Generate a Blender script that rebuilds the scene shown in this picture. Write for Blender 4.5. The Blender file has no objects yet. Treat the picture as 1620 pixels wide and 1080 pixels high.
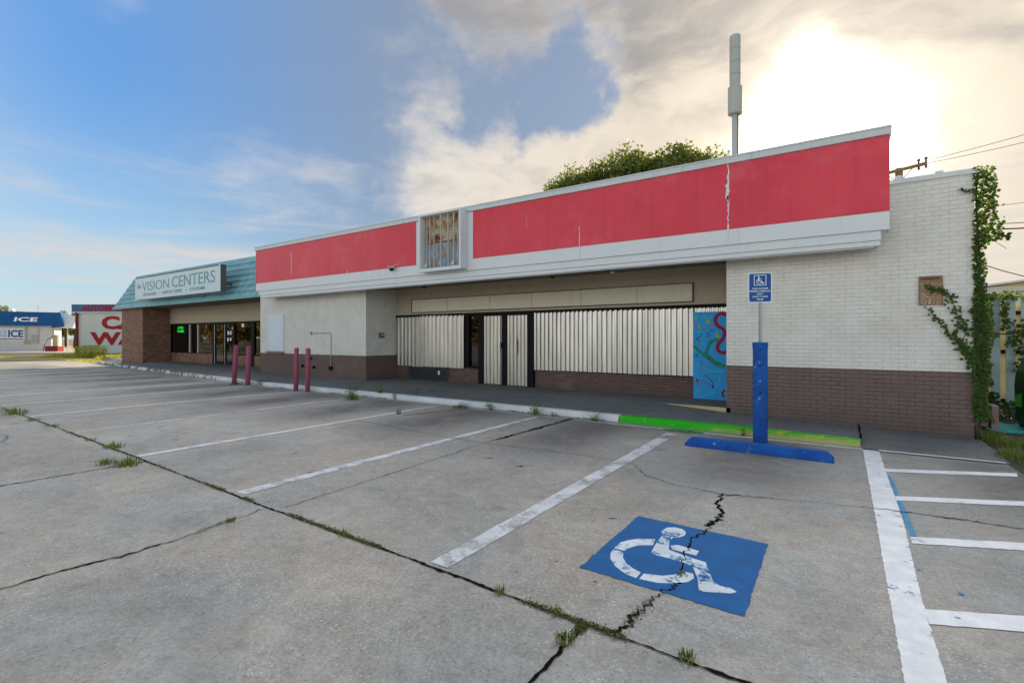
import bpy, bmesh, math, random
from mathutils import Vector, Matrix, noise as mn
R = math.radians
rnd = random.Random(7)
sc = bpy.context.scene
COL = sc.collection

# ------------------------------------------------------------------ camera
YAW = math.atan2(522, 775)
cd = bpy.data.cameras.new("camera"); cam = bpy.data.objects.new("camera", cd); COL.objects.link(cam)
cam.location = (0, 0, 1.55); cam.rotation_euler = (R(90), 0, YAW)
cd.sensor_width = 36; cd.lens = 775 / 1620 * 36; cd.shift_y = -5.5 / 1620
cd.clip_start = 0.05; cd.clip_end = 3000
sc.camera = cam
cY, sY = math.cos(YAW), math.sin(YAW)
def sky_dir(u, v):
    r = (u - 810) / 775; z = (534.5 - v) / 775
    return Vector((cY * r - sY, sY * r + cY, z)).normalized()

# ------------------------------------------------------------------ sun, sky, exposure
sc.view_settings.view_transform = 'Standard'
sc.view_settings.look = 'None'
sc.view_settings.gamma = 1
sc.view_settings.exposure = 1.0
SUN = sky_dir(1300, 176)
sun_el = math.asin(SUN.z); sun_az = math.atan2(SUN.x, SUN.y)
sl = bpy.data.lights.new("sun", 'SUN'); sl.energy = 5.0; sl.angle = R(0.8); sl.color = (1, .80, .56)
so = bpy.data.objects.new("sun", sl); COL.objects.link(so); so.location = (0, 40, 30)
so.rotation_euler = SUN.to_track_quat('Z', 'Y').to_euler()

W_ = bpy.data.worlds.new("World"); sc.world = W_; W_.use_nodes = True
nt = W_.node_tree; nt.nodes.clear()
class NG:
    """small helper round a node tree"""
    def __init__(s, nt): s.nt = nt
    def n(s, t, **k):
        x = s.nt.nodes.new(t)
        for a, b in k.items(): setattr(x, a, b)
        return x
    def put(s, sock, v):
        if hasattr(v, 'is_linked'): s.nt.links.new(v, sock)
        elif v is not None:
            if isinstance(v, (tuple, list)) and len(v) == 3 and sock.type == 'RGBA': v = (*v, 1)
            sock.default_value = v
    def m(s, op, a, b=None, c=None, clamp=False):
        x = s.n('ShaderNodeMath', operation=op, use_clamp=clamp)
        for i, v in enumerate((a, b, c)):
            if v is not None: s.put(x.inputs[i], v)
        return x.outputs[0]
    def vm(s, op, a, b=None, scale=None):
        x = s.n('ShaderNodeVectorMath', operation=op)
        s.put(x.inputs[0], a)
        if b is not None: s.put(x.inputs[1], b)
        if scale is not None: s.put(x.inputs[3], scale)
        return x.outputs['Value'] if op in ('LENGTH', 'DOT_PRODUCT', 'DISTANCE') else x.outputs[0]
    def ss(s, v, lo, hi, a=0., b=1., smooth=True):
        x = s.n('ShaderNodeMapRange', interpolation_type='SMOOTHSTEP' if smooth else 'LINEAR')
        for i, q in enumerate((v, lo, hi, a, b)): s.put(x.inputs[i], q)
        return x.outputs[0]
    def mix(s, f, a, b, mode='MIX'):
        x = s.n('ShaderNodeMix', data_type='RGBA', blend_type=mode)
        s.put(x.inputs[0], f); s.put(x.inputs[6], a); s.put(x.inputs[7], b)
        return x.outputs[2]
    def noise(s, vec, scale, detail=3, rough=.5, dist=0., out=0):
        x = s.n('ShaderNodeTexNoise')
        if vec is not None: s.put(x.inputs['Vector'], vec)
        x.inputs['Scale'].default_value = scale; x.inputs['Detail'].default_value = detail
        x.inputs['Roughness'].default_value = rough; x.inputs['Distortion'].default_value = dist
        return x.outputs[out]
    def voro(s, vec, scale, feature='F1', out=0, rand=1.):
        x = s.n('ShaderNodeTexVoronoi', feature=feature)
        s.put(x.inputs['Vector'], vec); x.inputs['Scale'].default_value = scale; x.inputs['Randomness'].default_value = rand
        return x.outputs[out]
    def xyz(s, v):
        x = s.n('ShaderNodeSeparateXYZ'); s.put(x.inputs[0], v); return x.outputs
    def comb(s, a, b, c):
        x = s.n('ShaderNodeCombineXYZ')
        for i, v in enumerate((a, b, c)): s.put(x.inputs[i], v)
        return x.outputs[0]
g = NG(nt)
D = g.n('ShaderNodeTexCoord').outputs['Generated']
X, Y, Z = g.xyz(D)
sky = g.n('ShaderNodeTexSky', sky_type='NISHITA', sun_disc=False)
sky.sun_elevation = sun_el; sky.sun_rotation = sun_az
sky.air_density = 1.3; sky.dust_density = .6; sky.ozone_density = 2.5
# cloud deck seen in perspective
zz = g.m('ADD', g.m('MAXIMUM', Z, 0.0), .16)
cp = g.comb(g.m('DIVIDE', X, zz), g.m('DIVIDE', Y, zz), g.m('MULTIPLY', Z, 1.5))
warp = g.noise(cp, 1.1, 4, .55, out=1)
cpw = g.vm('ADD', cp, g.vm('SCALE', g.vm('SUBTRACT', warp, (.5, .5, .5)), scale=.9))
n1 = g.noise(cpw, 1.5, 9, .60)
n2 = g.noise(cpw, 3.6, 6, .55)
wv = g.vm('SCALE', g.vm('SUBTRACT', g.noise(D, 3.4, 8, .62, out=1), (.5, .5, .5)), scale=.46)
Dn = g.vm('ADD', D, wv)
def blob(u, v, rad, w=1., dirv=None, soft=.25):
    dv = tuple(dirv or sky_dir(u, v))
    return g.m('MULTIPLY', g.ss(g.vm('DISTANCE', Dn, dv), rad, rad * soft), w)
pos = [blob(1330, -40, .70), blob(1180, 260, .40), blob(930, 270, .24), blob(750, 262, .30, 1.05, None, .0), blob(1040, 30, .22, .95),
       blob(780, -40, .22, .70), blob(1000, 200, .18, 1.), blob(1000, 90, .16, .9), blob(0, 0, 1.15, .62, (0, -.85, .6)), blob(0, 0, .9, .6, (.9, -.2, .5)), blob(830, 320, .30, .95, None, .0),
       blob(1620, 420, .40, .85), blob(470, 300, .16, .20), blob(620, 285, .13, .34), blob(0, 0, .8, .7, (0, .1, 1))]
mm = pos[0]
for q in pos[1:]: mm = g.m('MAXIMUM', mm, q)
mm = g.m('SUBTRACT', mm, g.m('MAXIMUM', g.m('MAXIMUM', blob(890, 115, .155, .66, None, .0), blob(925, 165, .10, .5, None, .0)), blob(770, 85, .12, .38, None, .0)))
dens = g.m('ADD', mm, g.m('MULTIPLY', g.m('SUBTRACT', n1, .5), 1.6))
alpha = g.ss(dens, .08, .88)
# thin streaks low in the sky
sp = g.comb(g.m('MULTIPLY', X, 1.2), g.m('MULTIPLY', Y, 1.2), g.m('MULTIPLY', Z, 11.))
st = g.noise(sp, 1.5, 7, .6, .8)
low = g.m('MULTIPLY', g.ss(Z, .34, .12), g.ss(Z, -.02, .08))
streak = g.m('MULTIPLY', g.ss(st, .42, .68), g.m('MULTIPLY', low, .8)); band = g.m('MULTIPLY', g.ss(g.m('ABSOLUTE', g.m('SUBTRACT', g.m('ADD', Z, g.m('MULTIPLY', g.m('SUBTRACT', st, .5), .10)), .125)), .045, .0), g.ss(X, -.35, -.75)); streak = g.m('MAXIMUM', streak, g.m('MULTIPLY', band, g.ss(n1, .32, .62, .25, .9)))
# colours (linear, before the strength of 0.1 below)
dsun = g.vm('DISTANCE', D, tuple(SUN))
near = g.ss(dsun, 1.05, .15)
blue = g.mix(g.ss(Z, .02, .42), (2.35, 3.45, 4.1), (.58, 1.82, 4.15))
blue = g.mix(g.ss(dsun, 1.22, .66, 0, .98), blue, (1.20, 1.52, 2.12))
blue = g.mix(.12, blue, sky.outputs[0])
dark = g.mix(near, (1.6, 1.65, 1.85), (2.2, 2.05, 1.9))
lit = g.mix(near, (4.1, 3.9, 3.7), (4.6, 4.0, 3.2))
relief = g.m('SUBTRACT', n1, g.noise(g.vm('ADD', cpw, (.07, -.10, 0)), 1.5, 9, .60))
shade = g.m('ADD', g.m('MULTIPLY', g.m('SUBTRACT', n2, .5), 1.1), g.m('ADD', .46, g.m('MULTIPLY', relief, 1.5)))
shade = g.m('ADD', shade, g.m('ADD', g.ss(Z, .56, .30, -.26, .36), g.ss(dsun, .75, .25, 0, .22)))
shade = g.m('ADD', shade, g.ss(dens, .95, .35, -.10, .22))
cloud = g.mix(g.ss(shade, .10, .95), dark, lit)
back = g.ss(g.m('ADD', Y, g.m('MULTIPLY', X, .15)), .15, -.5)
cloud = g.mix(back, cloud, g.mix(g.ss(Z, .12, .44), (11.4, 11.9, 12.0), (1.3, 1.7, 2.2)))  # unseen sky behind the camera: bright low band added to light the facade
cloud = g.mix(g.m('MULTIPLY', g.ss(Z, .60, .74), g.ss(Y, -.02, .28)), cloud, (31.0, 29.5, 27.5))  # unseen overhead patch, far brighter than the clouds, added to light the lot
colr = g.mix(g.m('MAXIMUM', back, g.m('MULTIPLY', alpha, .95)), blue, cloud)  # cloud here also holds the added unseen zones behind and overhead
colr = g.mix(streak, colr, (3.7, 3.45, 3.25))
wg = g.vm('SCALE', g.vm('SUBTRACT', g.noise(D, 5.0, 6, .6, out=1), (.5, .5, .5)), scale=.17)
dglow = g.vm('DISTANCE', g.vm('ADD', D, wg), tuple(sky_dir(1300, 215)))
core = g.ss(dglow, .185, .07, 0, 1); core = g.m('MULTIPLY', core, core)
halo = g.ss(dglow, .36, .06, 0, 1)
colr = g.mix(1., colr, g.mix(g.m('MULTIPLY', halo, halo), (0, 0, 0), (3.0, 2.5, 1.9)), 'ADD')
colr = g.mix(core, colr, (24, 20, 15))
colr = g.mix(g.ss(Z, .0, -.06), colr, (1.2, 1.15, 1.0))
bg = g.n('ShaderNodeBackground'); g.put(bg.inputs[0], colr); bg.inputs[1].default_value = .1
wo = g.n('ShaderNodeOutputWorld'); nt.links.new(bg.outputs[0], wo.inputs[0])

# ------------------------------------------------------------------ materials
MATS = {}
def mat(name, base=None, rough=.8, metal=0., fn=None, spec=None):
    if name in MATS: return MATS[name]
    m = bpy.data.materials.new(name); m.use_nodes = True; MATS[name] = m
    t = m.node_tree; b = t.nodes['Principled BSDF']
    G = NG(t)
    b.inputs['Roughness'].default_value = rough; b.inputs['Metallic'].default_value = metal
    b.inputs['Specular IOR Level'].default_value = spec if spec is not None else (.22 if not metal else .5)
    if base: b.inputs['Base Color'].default_value = (*base, 1)
    if fn: fn(G, b)
    return m
def wpos(G): return G.n('ShaderNodeNewGeometry').outputs['Position']
def bump(G, b, h, strength=.4, dist=.01):
    x = G.n('ShaderNodeBump'); x.inputs['Strength'].default_value = strength; x.inputs['Distance'].default_value = dist
    G.put(x.inputs['Height'], h); G.put(b.inputs['Normal'], x.outputs[0])
def mottled(name, base, amt=.18, scale=6., rough=.75, metal=0., dirt=None, dirt_amt=.5, bscale=60, bstr=.15, spec=None):
    """painted or plain surface with large and small variation"""
    def fn(G, b):
        p = wpos(G)
        n = G.noise(p, scale, 5, .6); f = G.noise(p, scale * 7, 4, .6)
        k = G.m('ADD', G.m('MULTIPLY', G.m('SUBTRACT', n, .5), amt * 2.2), G.m('MULTIPLY', G.m('SUBTRACT', f, .5), amt))
        c = G.mix(1., base, G.comb(*[G.m('ADD', 1., k)] * 3), 'MULTIPLY')
        if dirt:
            s = G.noise(G.vm('MULTIPLY', p, (6, 6, .7)), 1.6, 5, .65)
            c = G.mix(G.ss(s, .55, .78, 0, dirt_amt), c, dirt)
        G.put(b.inputs['Base Color'], c)
        G.put(b.inputs['Roughness'], G.m('ADD', rough, G.m('MULTIPLY', G.m('SUBTRACT', f, .5), .25)))
        bump(G, b, G.noise(p, bscale, 3, .6), bstr, .004)
    return mat(name, None, rough, metal, fn, spec)
def brick(name, top, bottom, split, mort_top, mort_bot, var=.12, bw=.203, bh=.0677, ms=.006, patch=None):
    def fn(G, b):
        p = wpos(G); x, y, z = G.xyz(p)
        uv = G.comb(G.m('ADD', x, y), z, 0)
        t = G.n('ShaderNodeTexBrick'); G.put(t.inputs['Vector'], uv)
        t.inputs['Scale'].default_value = 1; t.inputs['Brick Width'].default_value = bw; t.inputs['Row Height'].default_value = bh
        t.inputs['Mortar Size'].default_value = ms; t.inputs['Mortar Smooth'].default_value = .25; t.inputs['Bias'].default_value = 0
        t.inputs['Color1'].default_value = (.5 - var, .5 - var, .5 - var, 1); t.inputs['Color2'].default_value = (.5 + var,) * 3 + (1,)
        t.inputs['Mortar'].default_value = (.5, .5, .5, 1)
        wob = G.noise(p, 2.2, 4, .6)
        isb = G.ss(G.m('ADD', z, G.m('MULTIPLY', G.noise(p, 14, 2), .006)), split + .004, split - .002) if split is not None else 0.
        base = G.mix(isb, top, bottom); mort = G.mix(isb, mort_top, mort_bot)
        bc = G.mix(1., base, G.mix(1., t.outputs['Color'], (2, 2, 2), 'MULTIPLY'), 'MULTIPLY')
        # paint bridges the joints in places
        seen = G.m('MULTIPLY', t.outputs['Fac'], G.ss(G.noise(p, 3.3, 5, .65), .30, .62, .25, 1.))
        c = G.mix(seen, bc, mort)
        c = G.mix(1., c, G.comb(*[G.m('ADD', .84, G.m('MULTIPLY', wob, .32))] * 3), 'MULTIPLY')
        st = G.noise(G.vm('MULTIPLY', p, (5, 5, .6)), 1.5, 5, .65)
        c = G.mix(G.ss(st, .58, .8, 0, .35), c, G.mix(isb, (.42, .34, .24), (.08, .06, .055)))
        c = G.mix(G.m('MULTIPLY', G.ss(G.m('ADD', z, G.m('MULTIPLY', G.noise(G.vm('MULTIPLY', p, (1, 1, .3)), 2.4, 5, .7), .7)), .85, .35, 0, .5), isb), c, (.075, .065, .055))
        c = G.mix(G.ss(G.noise(p, .9, 5, .65), .50, .72, 0, .30), c, G.mix(isb, (.55, .50, .40), (.28, .20, .17)))
        chips = G.noise(p, 9, 6, .75)
        c = G.mix(G.ss(chips, .735, .76, 0, .8), c, (.16, .12, .10))
        if patch:
            x0, x1, zt, pc = patch
            e = G.m('MULTIPLY', G.m('SUBTRACT', G.noise(p, 4, 4), .5), .5)
            xx = G.m('ADD', x, e)
            k = G.m('MULTIPLY', G.m('MULTIPLY', G.ss(xx, x0 - .1, x0 + .15), G.ss(xx, x1 + .2, x1 - .15)), G.ss(G.m('ADD', z, e), zt + .25, zt - .1))
            c = G.mix(G.m('MULTIPLY', k, .9), c, pc)
        G.put(b.inputs['Base Color'], c)
        h = G.m('SUBTRACT', G.m('ADD', 1., G.m('MULTIPLY', G.noise(p, 70, 3, .6), .25)), t.outputs['Fac'])
        bump(G, b, h, .55, .006)
    return mat(name, None, .72, 0, fn)
def concrete(name, base, slab=True, wear=1., dx=3.08, x0=-1.15, y0=2.44, dy=6.2):
    def fn(G, b):
        p = wpos(G); x, y, z = G.xyz(p)
        n1 = G.noise(p, .35, 4, .6, .4); n2 = G.noise(p, 1.7, 6, .66, .6); n3 = G.noise(p, 8, 6, .72, .3); n4 = G.noise(p, 46, 4, .75)
        cell = G.xyz(G.voro(p, 48, out=1))[0]
        k = G.m('ADD', G.m('MULTIPLY', G.m('SUBTRACT', n1, .5), .55), G.m('MULTIPLY', G.m('SUBTRACT', n2, .5), .80))
        k = G.m('ADD', k, G.m('MULTIPLY', G.m('SUBTRACT', n3, .5), .75)); k = G.m('ADD', k, G.m('MULTIPLY', G.m('SUBTRACT', n4, .5), 1.15))
        k = G.m('ADD', k, G.m('MULTIPLY', G.m('SUBTRACT', cell, .5), .16))
        if slab:
            sx = G.m('FLOOR', G.m('DIVIDE', G.m('SUBTRACT', x, x0), dx)); sy = G.m('FLOOR', G.m('DIVIDE', G.m('SUBTRACT', y, y0), dy))
            wn = G.n('ShaderNodeTexWhiteNoise', noise_dimensions='2D'); G.put(wn.inputs['Vector'], G.comb(sx, sy, 0))
            k = G.m('ADD', k, G.m('MULTIPLY', G.m('SUBTRACT', wn.outputs[0], .5), .20))
            warmth = wn.outputs[0]
        else: warmth = .5
        tone = G.mix(G.ss(G.noise(p, .8, 4, .6), .35, .68), tuple(c * f for c, f in zip(base, (.95, .99, 1.0))), tuple(c * f for c, f in zip(base, (1.07, 1.0, .92))))
        c = G.mix(1., tone, G.comb(*[G.m('ADD', 1., k)] * 3), 'MULTIPLY')
        # exposed aggregate: pale and dark stones
        vd = G.voro(p, 60); vc = G.voro(p, 60, out=1); cr = G.xyz(vc)[0]
        expo = G.ss(G.noise(p, .9, 4, .6), .38, .62)
        stone = G.m('MULTIPLY', G.m('MULTIPLY', G.ss(vd, .34, .22), G.ss(cr, .70, .74)), expo)
        c = G.mix(G.m('MULTIPLY', stone, .8 * wear), c, (.66, .62, .54))
        dstone = G.m('MULTIPLY', G.ss(vd, .30, .2), G.ss(cr, .16, .12))
        c = G.mix(G.m('MULTIPLY', dstone, .7), c, (.08, .075, .07))
        # dark blotches, pale scuffs
        blot = G.noise(G.vm('MULTIPLY', p, (.7, 1.2, 1)), .75, 6, .66, .8)
        c = G.mix(G.ss(blot, .54, .74, 0, .50), c, (.14, .137, .13))
        ang = G.comb(G.m('ADD', G.m('MULTIPLY', x, .8), G.m('MULTIPLY', y, .6)), G.m('MULTIPLY', G.m('SUBTRACT', G.m('MULTIPLY', y, .8), G.m('MULTIPLY', x, .6)), 7), 0)
        sc_ = G.m('MULTIPLY', G.ss(G.noise(ang, 1.5, 6, .7), .66, .78), G.ss(n2, .5, .66))
        c = G.mix(G.m('MULTIPLY', sc_, .5), c, (.60, .59, .57))
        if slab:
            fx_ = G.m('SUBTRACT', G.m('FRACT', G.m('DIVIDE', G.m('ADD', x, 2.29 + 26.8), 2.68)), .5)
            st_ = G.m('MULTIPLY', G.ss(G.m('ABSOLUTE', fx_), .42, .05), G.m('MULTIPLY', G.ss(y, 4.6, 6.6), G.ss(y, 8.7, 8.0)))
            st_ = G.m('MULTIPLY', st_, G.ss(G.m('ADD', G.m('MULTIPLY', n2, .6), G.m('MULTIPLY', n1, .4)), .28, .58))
            c = G.mix(G.m('MULTIPLY', st_, .80), c, (.085, .085, .086))  # oil-like bay stains that also put the darker shade by the kerb into the colour
        spots = G.voro(p, 2.6); c = G.mix(G.ss(G.m('ADD', spots, G.m('MULTIPLY', n3, .05)), .060, .048, 0, .9), c, (.03, .028, .026))
        sp2 = G.voro(G.vm('ADD', p, (3.3, 1.7, 0)), 1.1); c = G.mix(G.ss(G.m('ADD', sp2, G.m('MULTIPLY', n3, .22)), .25, .14, 0, .45), c, (.20, .13, .08))
        G.put(b.inputs['Base Color'], c)
        G.put(b.inputs['Roughness'], G.m('ADD', .78, G.m('MULTIPLY', G.m('SUBTRACT', n2, .5), .3)))
        h = G.m('ADD', G.m('MULTIPLY', n4, .7), G.m('ADD', G.m('MULTIPLY', n3, 1.2), G.m('MULTIPLY', stone, .25)))
        bump(G, b, h, .55, .006)
    return mat(name, None, .8, 0, fn)
def worn_paint(name, col, lack=.42, under=None, scale=1., uw=.035, rough=.65, streaks=True):
    """paint film with missing flakes (the missing part is transparent, so the slab shows)"""
    def fn(G, b):
        p = wpos(G)
        a = G.noise(p, 3.2 * scale, 9, .74, .3); f = G.noise(p, 26 * scale, 5, .7)
        q = G.m('ADD', G.m('MULTIPLY', a, .8), G.m('MULTIPLY', f, .2))
        n = G.noise(p, 5, 5, .6)
        c = G.mix(G.ss(n, .3, .7), tuple(v * .84 for v in col), tuple(min(.9, v * 1.06) for v in col))
        c = G.mix(G.ss(G.noise(p, 90, 3, .7), .3, .75, 0, .30), c, tuple(v * .6 for v in col))
        if under: c = G.mix(G.ss(q, lack + uw, lack + uw - .02), c, under)
        G.put(b.inputs['Base Color'], c)
        tr = G.n('ShaderNodeBsdfTransparent'); mx = G.n('ShaderNodeMixShader')
        G.put(mx.inputs[0], G.ss(q, lack - .012, lack + .012)); G.put(mx.inputs[1], tr.outputs[0]); G.put(mx.inputs[2], b.outputs[0])
        G.put(G.nt.nodes['Material Output'].inputs[0], mx.outputs[0])
        bump(G, b, G.noise(p, 110, 3, .7), .35, .004)
    return mat(name, None, rough, 0, fn)
def leafmat(name, c1, c2, c3=None, trans=.35, yellow=(.30, .34, .04)):
    def fn(G, b):
        ri = G.n('ShaderNodeNewGeometry').outputs['Random Per Island']
        n = G.noise(wpos(G), 1.3, 3)
        c = G.mix(G.ss(G.m('ADD', G.m('MULTIPLY', ri, .6), G.m('MULTIPLY', n, .5)), .2, .85), c1, c2)
        if c3: c = G.mix(G.ss(ri, .88, .93), c, c3)
        G.put(b.inputs['Base Color'], c); b.inputs['Specular IOR Level'].default_value = .35
        tl = G.n('ShaderNodeBsdfTranslucent'); G.put(tl.inputs[0], G.mix(.6, c, yellow))
        mx = G.n('ShaderNodeMixShader'); mx.inputs[0].default_value = trans
        G.put(mx.inputs[1], b.outputs[0]); G.put(mx.inputs[2], tl.outputs[0])
        G.put(G.nt.nodes['Material Output'].inputs[0], mx.outputs[0])
    return mat(name, None, .55, 0, fn)

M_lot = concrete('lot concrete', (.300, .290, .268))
M_walk = concrete('walkway concrete', (.175, .180, .176), slab=False, wear=.5)
M_road = mottled('asphalt', (.085, .085, .088), .2, 1.2, .9)
M_white_stripe = worn_paint('worn white line paint', (.60, .62, .64), .41, under=(.37, .38, .38), uw=.085)
M_white_old = worn_paint('very worn white line paint', (.64, .66, .68), .365, under=(.40, .41, .41), uw=.09)
M_white_fresh = worn_paint('white hatch paint', (.80, .81, .81), .39, under=(.42, .43, .43), uw=.04)
M_s0 = worn_paint('wide white line over blue', (.80, .81, .81), .385, under=(.20, .34, .46))
M_blue_paint = worn_paint('blue square paint', (.002, .100, .30), .35)
M_symbol = worn_paint('stencil white', (.60, .66, .70), .425, under=(.20, .34, .50), uw=.05, scale=1.5)
M_oldblue = worn_paint('old blue line', (.07, .30, .55), .43, scale=2)
M_crack = mottled('crack dirt', (.010, .009, .007), .4, 20, .95, spec=0.)
M_moss = leafmat('moss', (.045, .065, .012), (.10, .12, .02), (.13, .10, .04), .2)
M_grass = leafmat('grass blades', (.06, .10, .018), (.14, .19, .035), (.30, .27, .10), .35)
M_grass_sun = leafmat('roadside grass', (.26, .28, .03), (.52, .48, .08), (.55, .48, .18), .55)
M_ground = mottled('dry verge soil', (.16, .15, .08), .3, 2.5, .95)
M_brick = brick('painted brick', (.72, .71, .66), (.175, .125, .110), 1.035, (.50, .49, .45), (.045, .034, .030), .012, ms=.0045)
M_brickL = brick('painted brick of the left bay', (.66, .665, .62), (.15, .108, .095), 1.0, (.38, .37, .33), (.055, .042, .038), .012, ms=.0045)
M_brick_low = brick('painted brick of the recess', (.13, .085, .075), (.13, .085, .075), 5, (.05, .035, .03), (.05, .035, .03), .06,
                    patch=(-11.7, -9.9, .62, (.022, .028, .042)))
M_rbrick = brick('old red brick', (.24, .125, .085), (.24, .125, .085), 5, (.13, .105, .085), (.13, .105, .085), .17, ms=.008)
M_tan = mottled('tan stucco panel', (.42, .365, .27), .08, 1.5, .8, dirt=(.25, .21, .15), dirt_amt=.4)
M_tan_board = mottled('cream board', (.60, .56, .44), .06, 1.8, .7, dirt=(.35, .30, .20), dirt_amt=.3)
M_soffit = mottled('soffit boards', (.20, .165, .125), .2, 3, .85)
M_white = mottled('white metal trim', (.66, .70, .72), .05, 1.5, .45, dirt=(.40, .40, .38), dirt_amt=.30)
M_coping = mottled('coping metal', (.56, .60, .62), .07, 2, .4, dirt=(.30, .29, .27), dirt_amt=.5)
def _red(G, b):
    p = wpos(G); x, y, z = G.xyz(p)
    st = G.noise(G.vm('MULTIPLY', p, (9, 9, .35)), 1., 5, .7); n = G.noise(p, .7, 4, .6)
    c = G.mix(G.ss(n, .3, .7), (.63, .048, .078), (.70, .060, .090))
    c = G.mix(G.ss(st, .50, .8, 0, .5), c, (.42, .035, .06)); c = G.mix(G.ss(G.noise(p, 1.1, 6, .7), .50, .70, 0, .35), c, (.70, .15, .17))
    c = G.mix(G.ss(G.noise(p, 5, 7, .75), .62, .8, 0, .22), c, (.62, .22, .25))
    seam = G.m('ABSOLUTE', G.m('SUBTRACT', G.m('FRACT', G.m('DIVIDE', G.m('ADD', x, 40.37), 1.22)), .5))
    c = G.mix(G.ss(seam, .495, .4988, 0, .28), c, (.25, .02, .03))
    G.put(b.inputs['Base Color'], c); bump(G, b, G.noise(G.vm('MULTIPLY', p, (1, 1, .3)), 2.5, 3), .12, .03)
M_red = mat('faded red panel', None, .42, 0, _red)
M_black = mottled('black aluminium frame', (.006, .006, .007), .2, 5, .6, spec=.12)
M_corr = None
def _corr(G, b):
    p = wpos(G); x, y, z = G.xyz(p)
    n = G.noise(G.vm('MULTIPLY', p, (8, 1, .6)), 1.2, 5, .6)
    c = G.mix(G.ss(n, .3, .7), (.42, .41, .38), (.58, .565, .52))
    sh = G.n('ShaderNodeTexWhiteNoise', noise_dimensions='1D'); G.put(sh.inputs['W'], G.m('FLOOR', G.m('DIVIDE', x, .76)))
    c = G.mix(1., c, G.comb(*[G.m('ADD', .90, G.m('MULTIPLY', sh.outputs[0], .16))] * 3), 'MULTIPLY')
    c = G.mix(G.ss(G.noise(p, 7, 6, .7), .66, .76, 0, .5), c, (.34, .26, .18))
    G.put(b.inputs['Base Color'], c); bump(G, b, G.noise(p, 12, 3), .1, .01)
M_corr = mat('ribbed galvanised sheet', None, .30, .80, _corr)
def _teal(G, b):
    p = wpos(G)
    n = G.noise(p, 3, 7, .7); n2 = G.noise(G.vm('MULTIPLY', p, (1, 1, 5)), 1.4, 5, .7)
    c = G.mix(G.ss(n, .35, .65), (.155, .34, .38), (.23, .45, .49))
    c = G.mix(G.ss(n2, .56, .76, 0, .5), c, (.07, .19, .24))
    G.put(b.inputs['Base Color'], c); bump(G, b, n, .2, .01)
M_teal = mat('weathered teal roof boards', None, .6, 0, _teal)
def _glass(G, b):
    fr = G.n('ShaderNodeFresnel'); fr.inputs[0].default_value = 1.7; bf = G.n('ShaderNodeNewGeometry').outputs['Backfacing']
    gl = G.n('ShaderNodeBsdfGlossy'); gl.inputs['Roughness'].default_value = .015
    tr = G.n('ShaderNodeBsdfTransparent'); tr.inputs[0].default_value = (.62, .65, .64, 1)
    mx = G.n('ShaderNodeMixShader'); G.put(mx.inputs[0], G.m('MULTIPLY', fr.outputs[0], G.m('SUBTRACT', 1., bf))); G.put(mx.inputs[1], tr.outputs[0]); G.put(mx.inputs[2], gl.outputs[0])
    G.put(G.nt.nodes['Material Output'].inputs[0], mx.outputs[0])
M_glass = mat('shop glass', None, .02, 0, _glass)
M_dark = mottled('dim interior', (.018, .016, .014), .4, 2, .9)
M_rust = None
def _rust(G, b):
    p = wpos(G); x, y, z = G.xyz(p)
    n = G.noise(p, 3.5, 8, .72, .4); n2 = G.noise(G.vm('MULTIPLY', p, (3, 3, 1)), 3, 7, .7)
    low = G.ss(z, 4.02, 3.92)
    plain = G.mix(low, (.42, .40, .36), (.20, .27, .36))
    c = G.mix(G.ss(n2, .46, .60), plain, G.mix(low, (.52, .45, .34), (.40, .44, .47)))
    k = G.m('ADD', n, G.m('MULTIPLY', G.ss(z, 3.6, 4.6), .14))
    c = G.mix(G.ss(k, .53, .62), c, (.36, .20, .09))
    c = G.mix(G.ss(k, .63, .70), c, (.12, .045, .02))
    c = G.mix(G.ss(G.m('ABSOLUTE', G.m('SUBTRACT', z, 3.98)), .035, .01, 0, .8), c, (.10, .05, .03))
    G.put(b.inputs['Base Color'], c); bump(G, b, n, .5, .02)
M_rust = mat('rusted sign back', None, .8, 0, _rust)
def _kerb(G, b):
    p = wpos(G); x, y, z = G.xyz(p)
    n = G.m('ADD', G.m('MULTIPLY', G.noise(p, 6.5, 7, .72, .3), .5), G.m('MULTIPLY', G.noise(p, 1.9, 5, .7), .5)); n2 = G.noise(p, 40, 4, .7)
    thr = G.ss(x, -17., -20.5, .640, .505)
    chip = G.m('MULTIPLY', G.ss(G.m('SUBTRACT', n, thr), -.008, .008), 1.)
    c = G.mix(G.ss(G.noise(p, 2, 4), .3, .7), (.58, .61, .62), (.74, .76, .76))
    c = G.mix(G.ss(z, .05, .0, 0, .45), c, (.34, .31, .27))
    c = G.mix(G.m('MULTIPLY', chip, .92), c, (.035, .032, .028))
    c = G.mix(G.ss(n2, .3, .8, 0, .2), c, (.35, .34, .32))
    G.put(b.inputs['Base Color'], c); bump(G, b, G.m('SUBTRACT', n2, chip), .5, .006)
M_kerb = mat('chipped white kerb paint', None, .7, 0, _kerb)
def _gkerb(G, b):
    p = wpos(G); x, y, z = G.xyz(p)
    n = G.noise(p, 5, 6, .65, .3); n2 = G.noise(p, 45, 4, .7)
    top = G.ss(G.m('ADD', z, G.m('MULTIPLY', G.m('SUBTRACT', n, .5), .16)), .02, .10)
    topx = G.m('MAXIMUM', top, G.ss(G.m('ADD', x, G.m('MULTIPLY', n, 1.2)), -.4, -1.6))
    c = G.mix(topx, (.52, .46, .16), (.02, .44, .008))
    c = G.mix(G.ss(G.m('ADD', n, G.ss(x, -2.5, .2, 0, .10)), .57, .70, 0, .75), c, (.46, .50, .10))
    c = G.mix(G.ss(G.m('ADD', n2, G.ss(x, -2.5, .2, 0, .08)), .62, .72, 0, .7), c, (.50, .45, .33))
    G.put(b.inputs['Base Color'], c); bump(G, b, n2, .4, .005)
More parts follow.
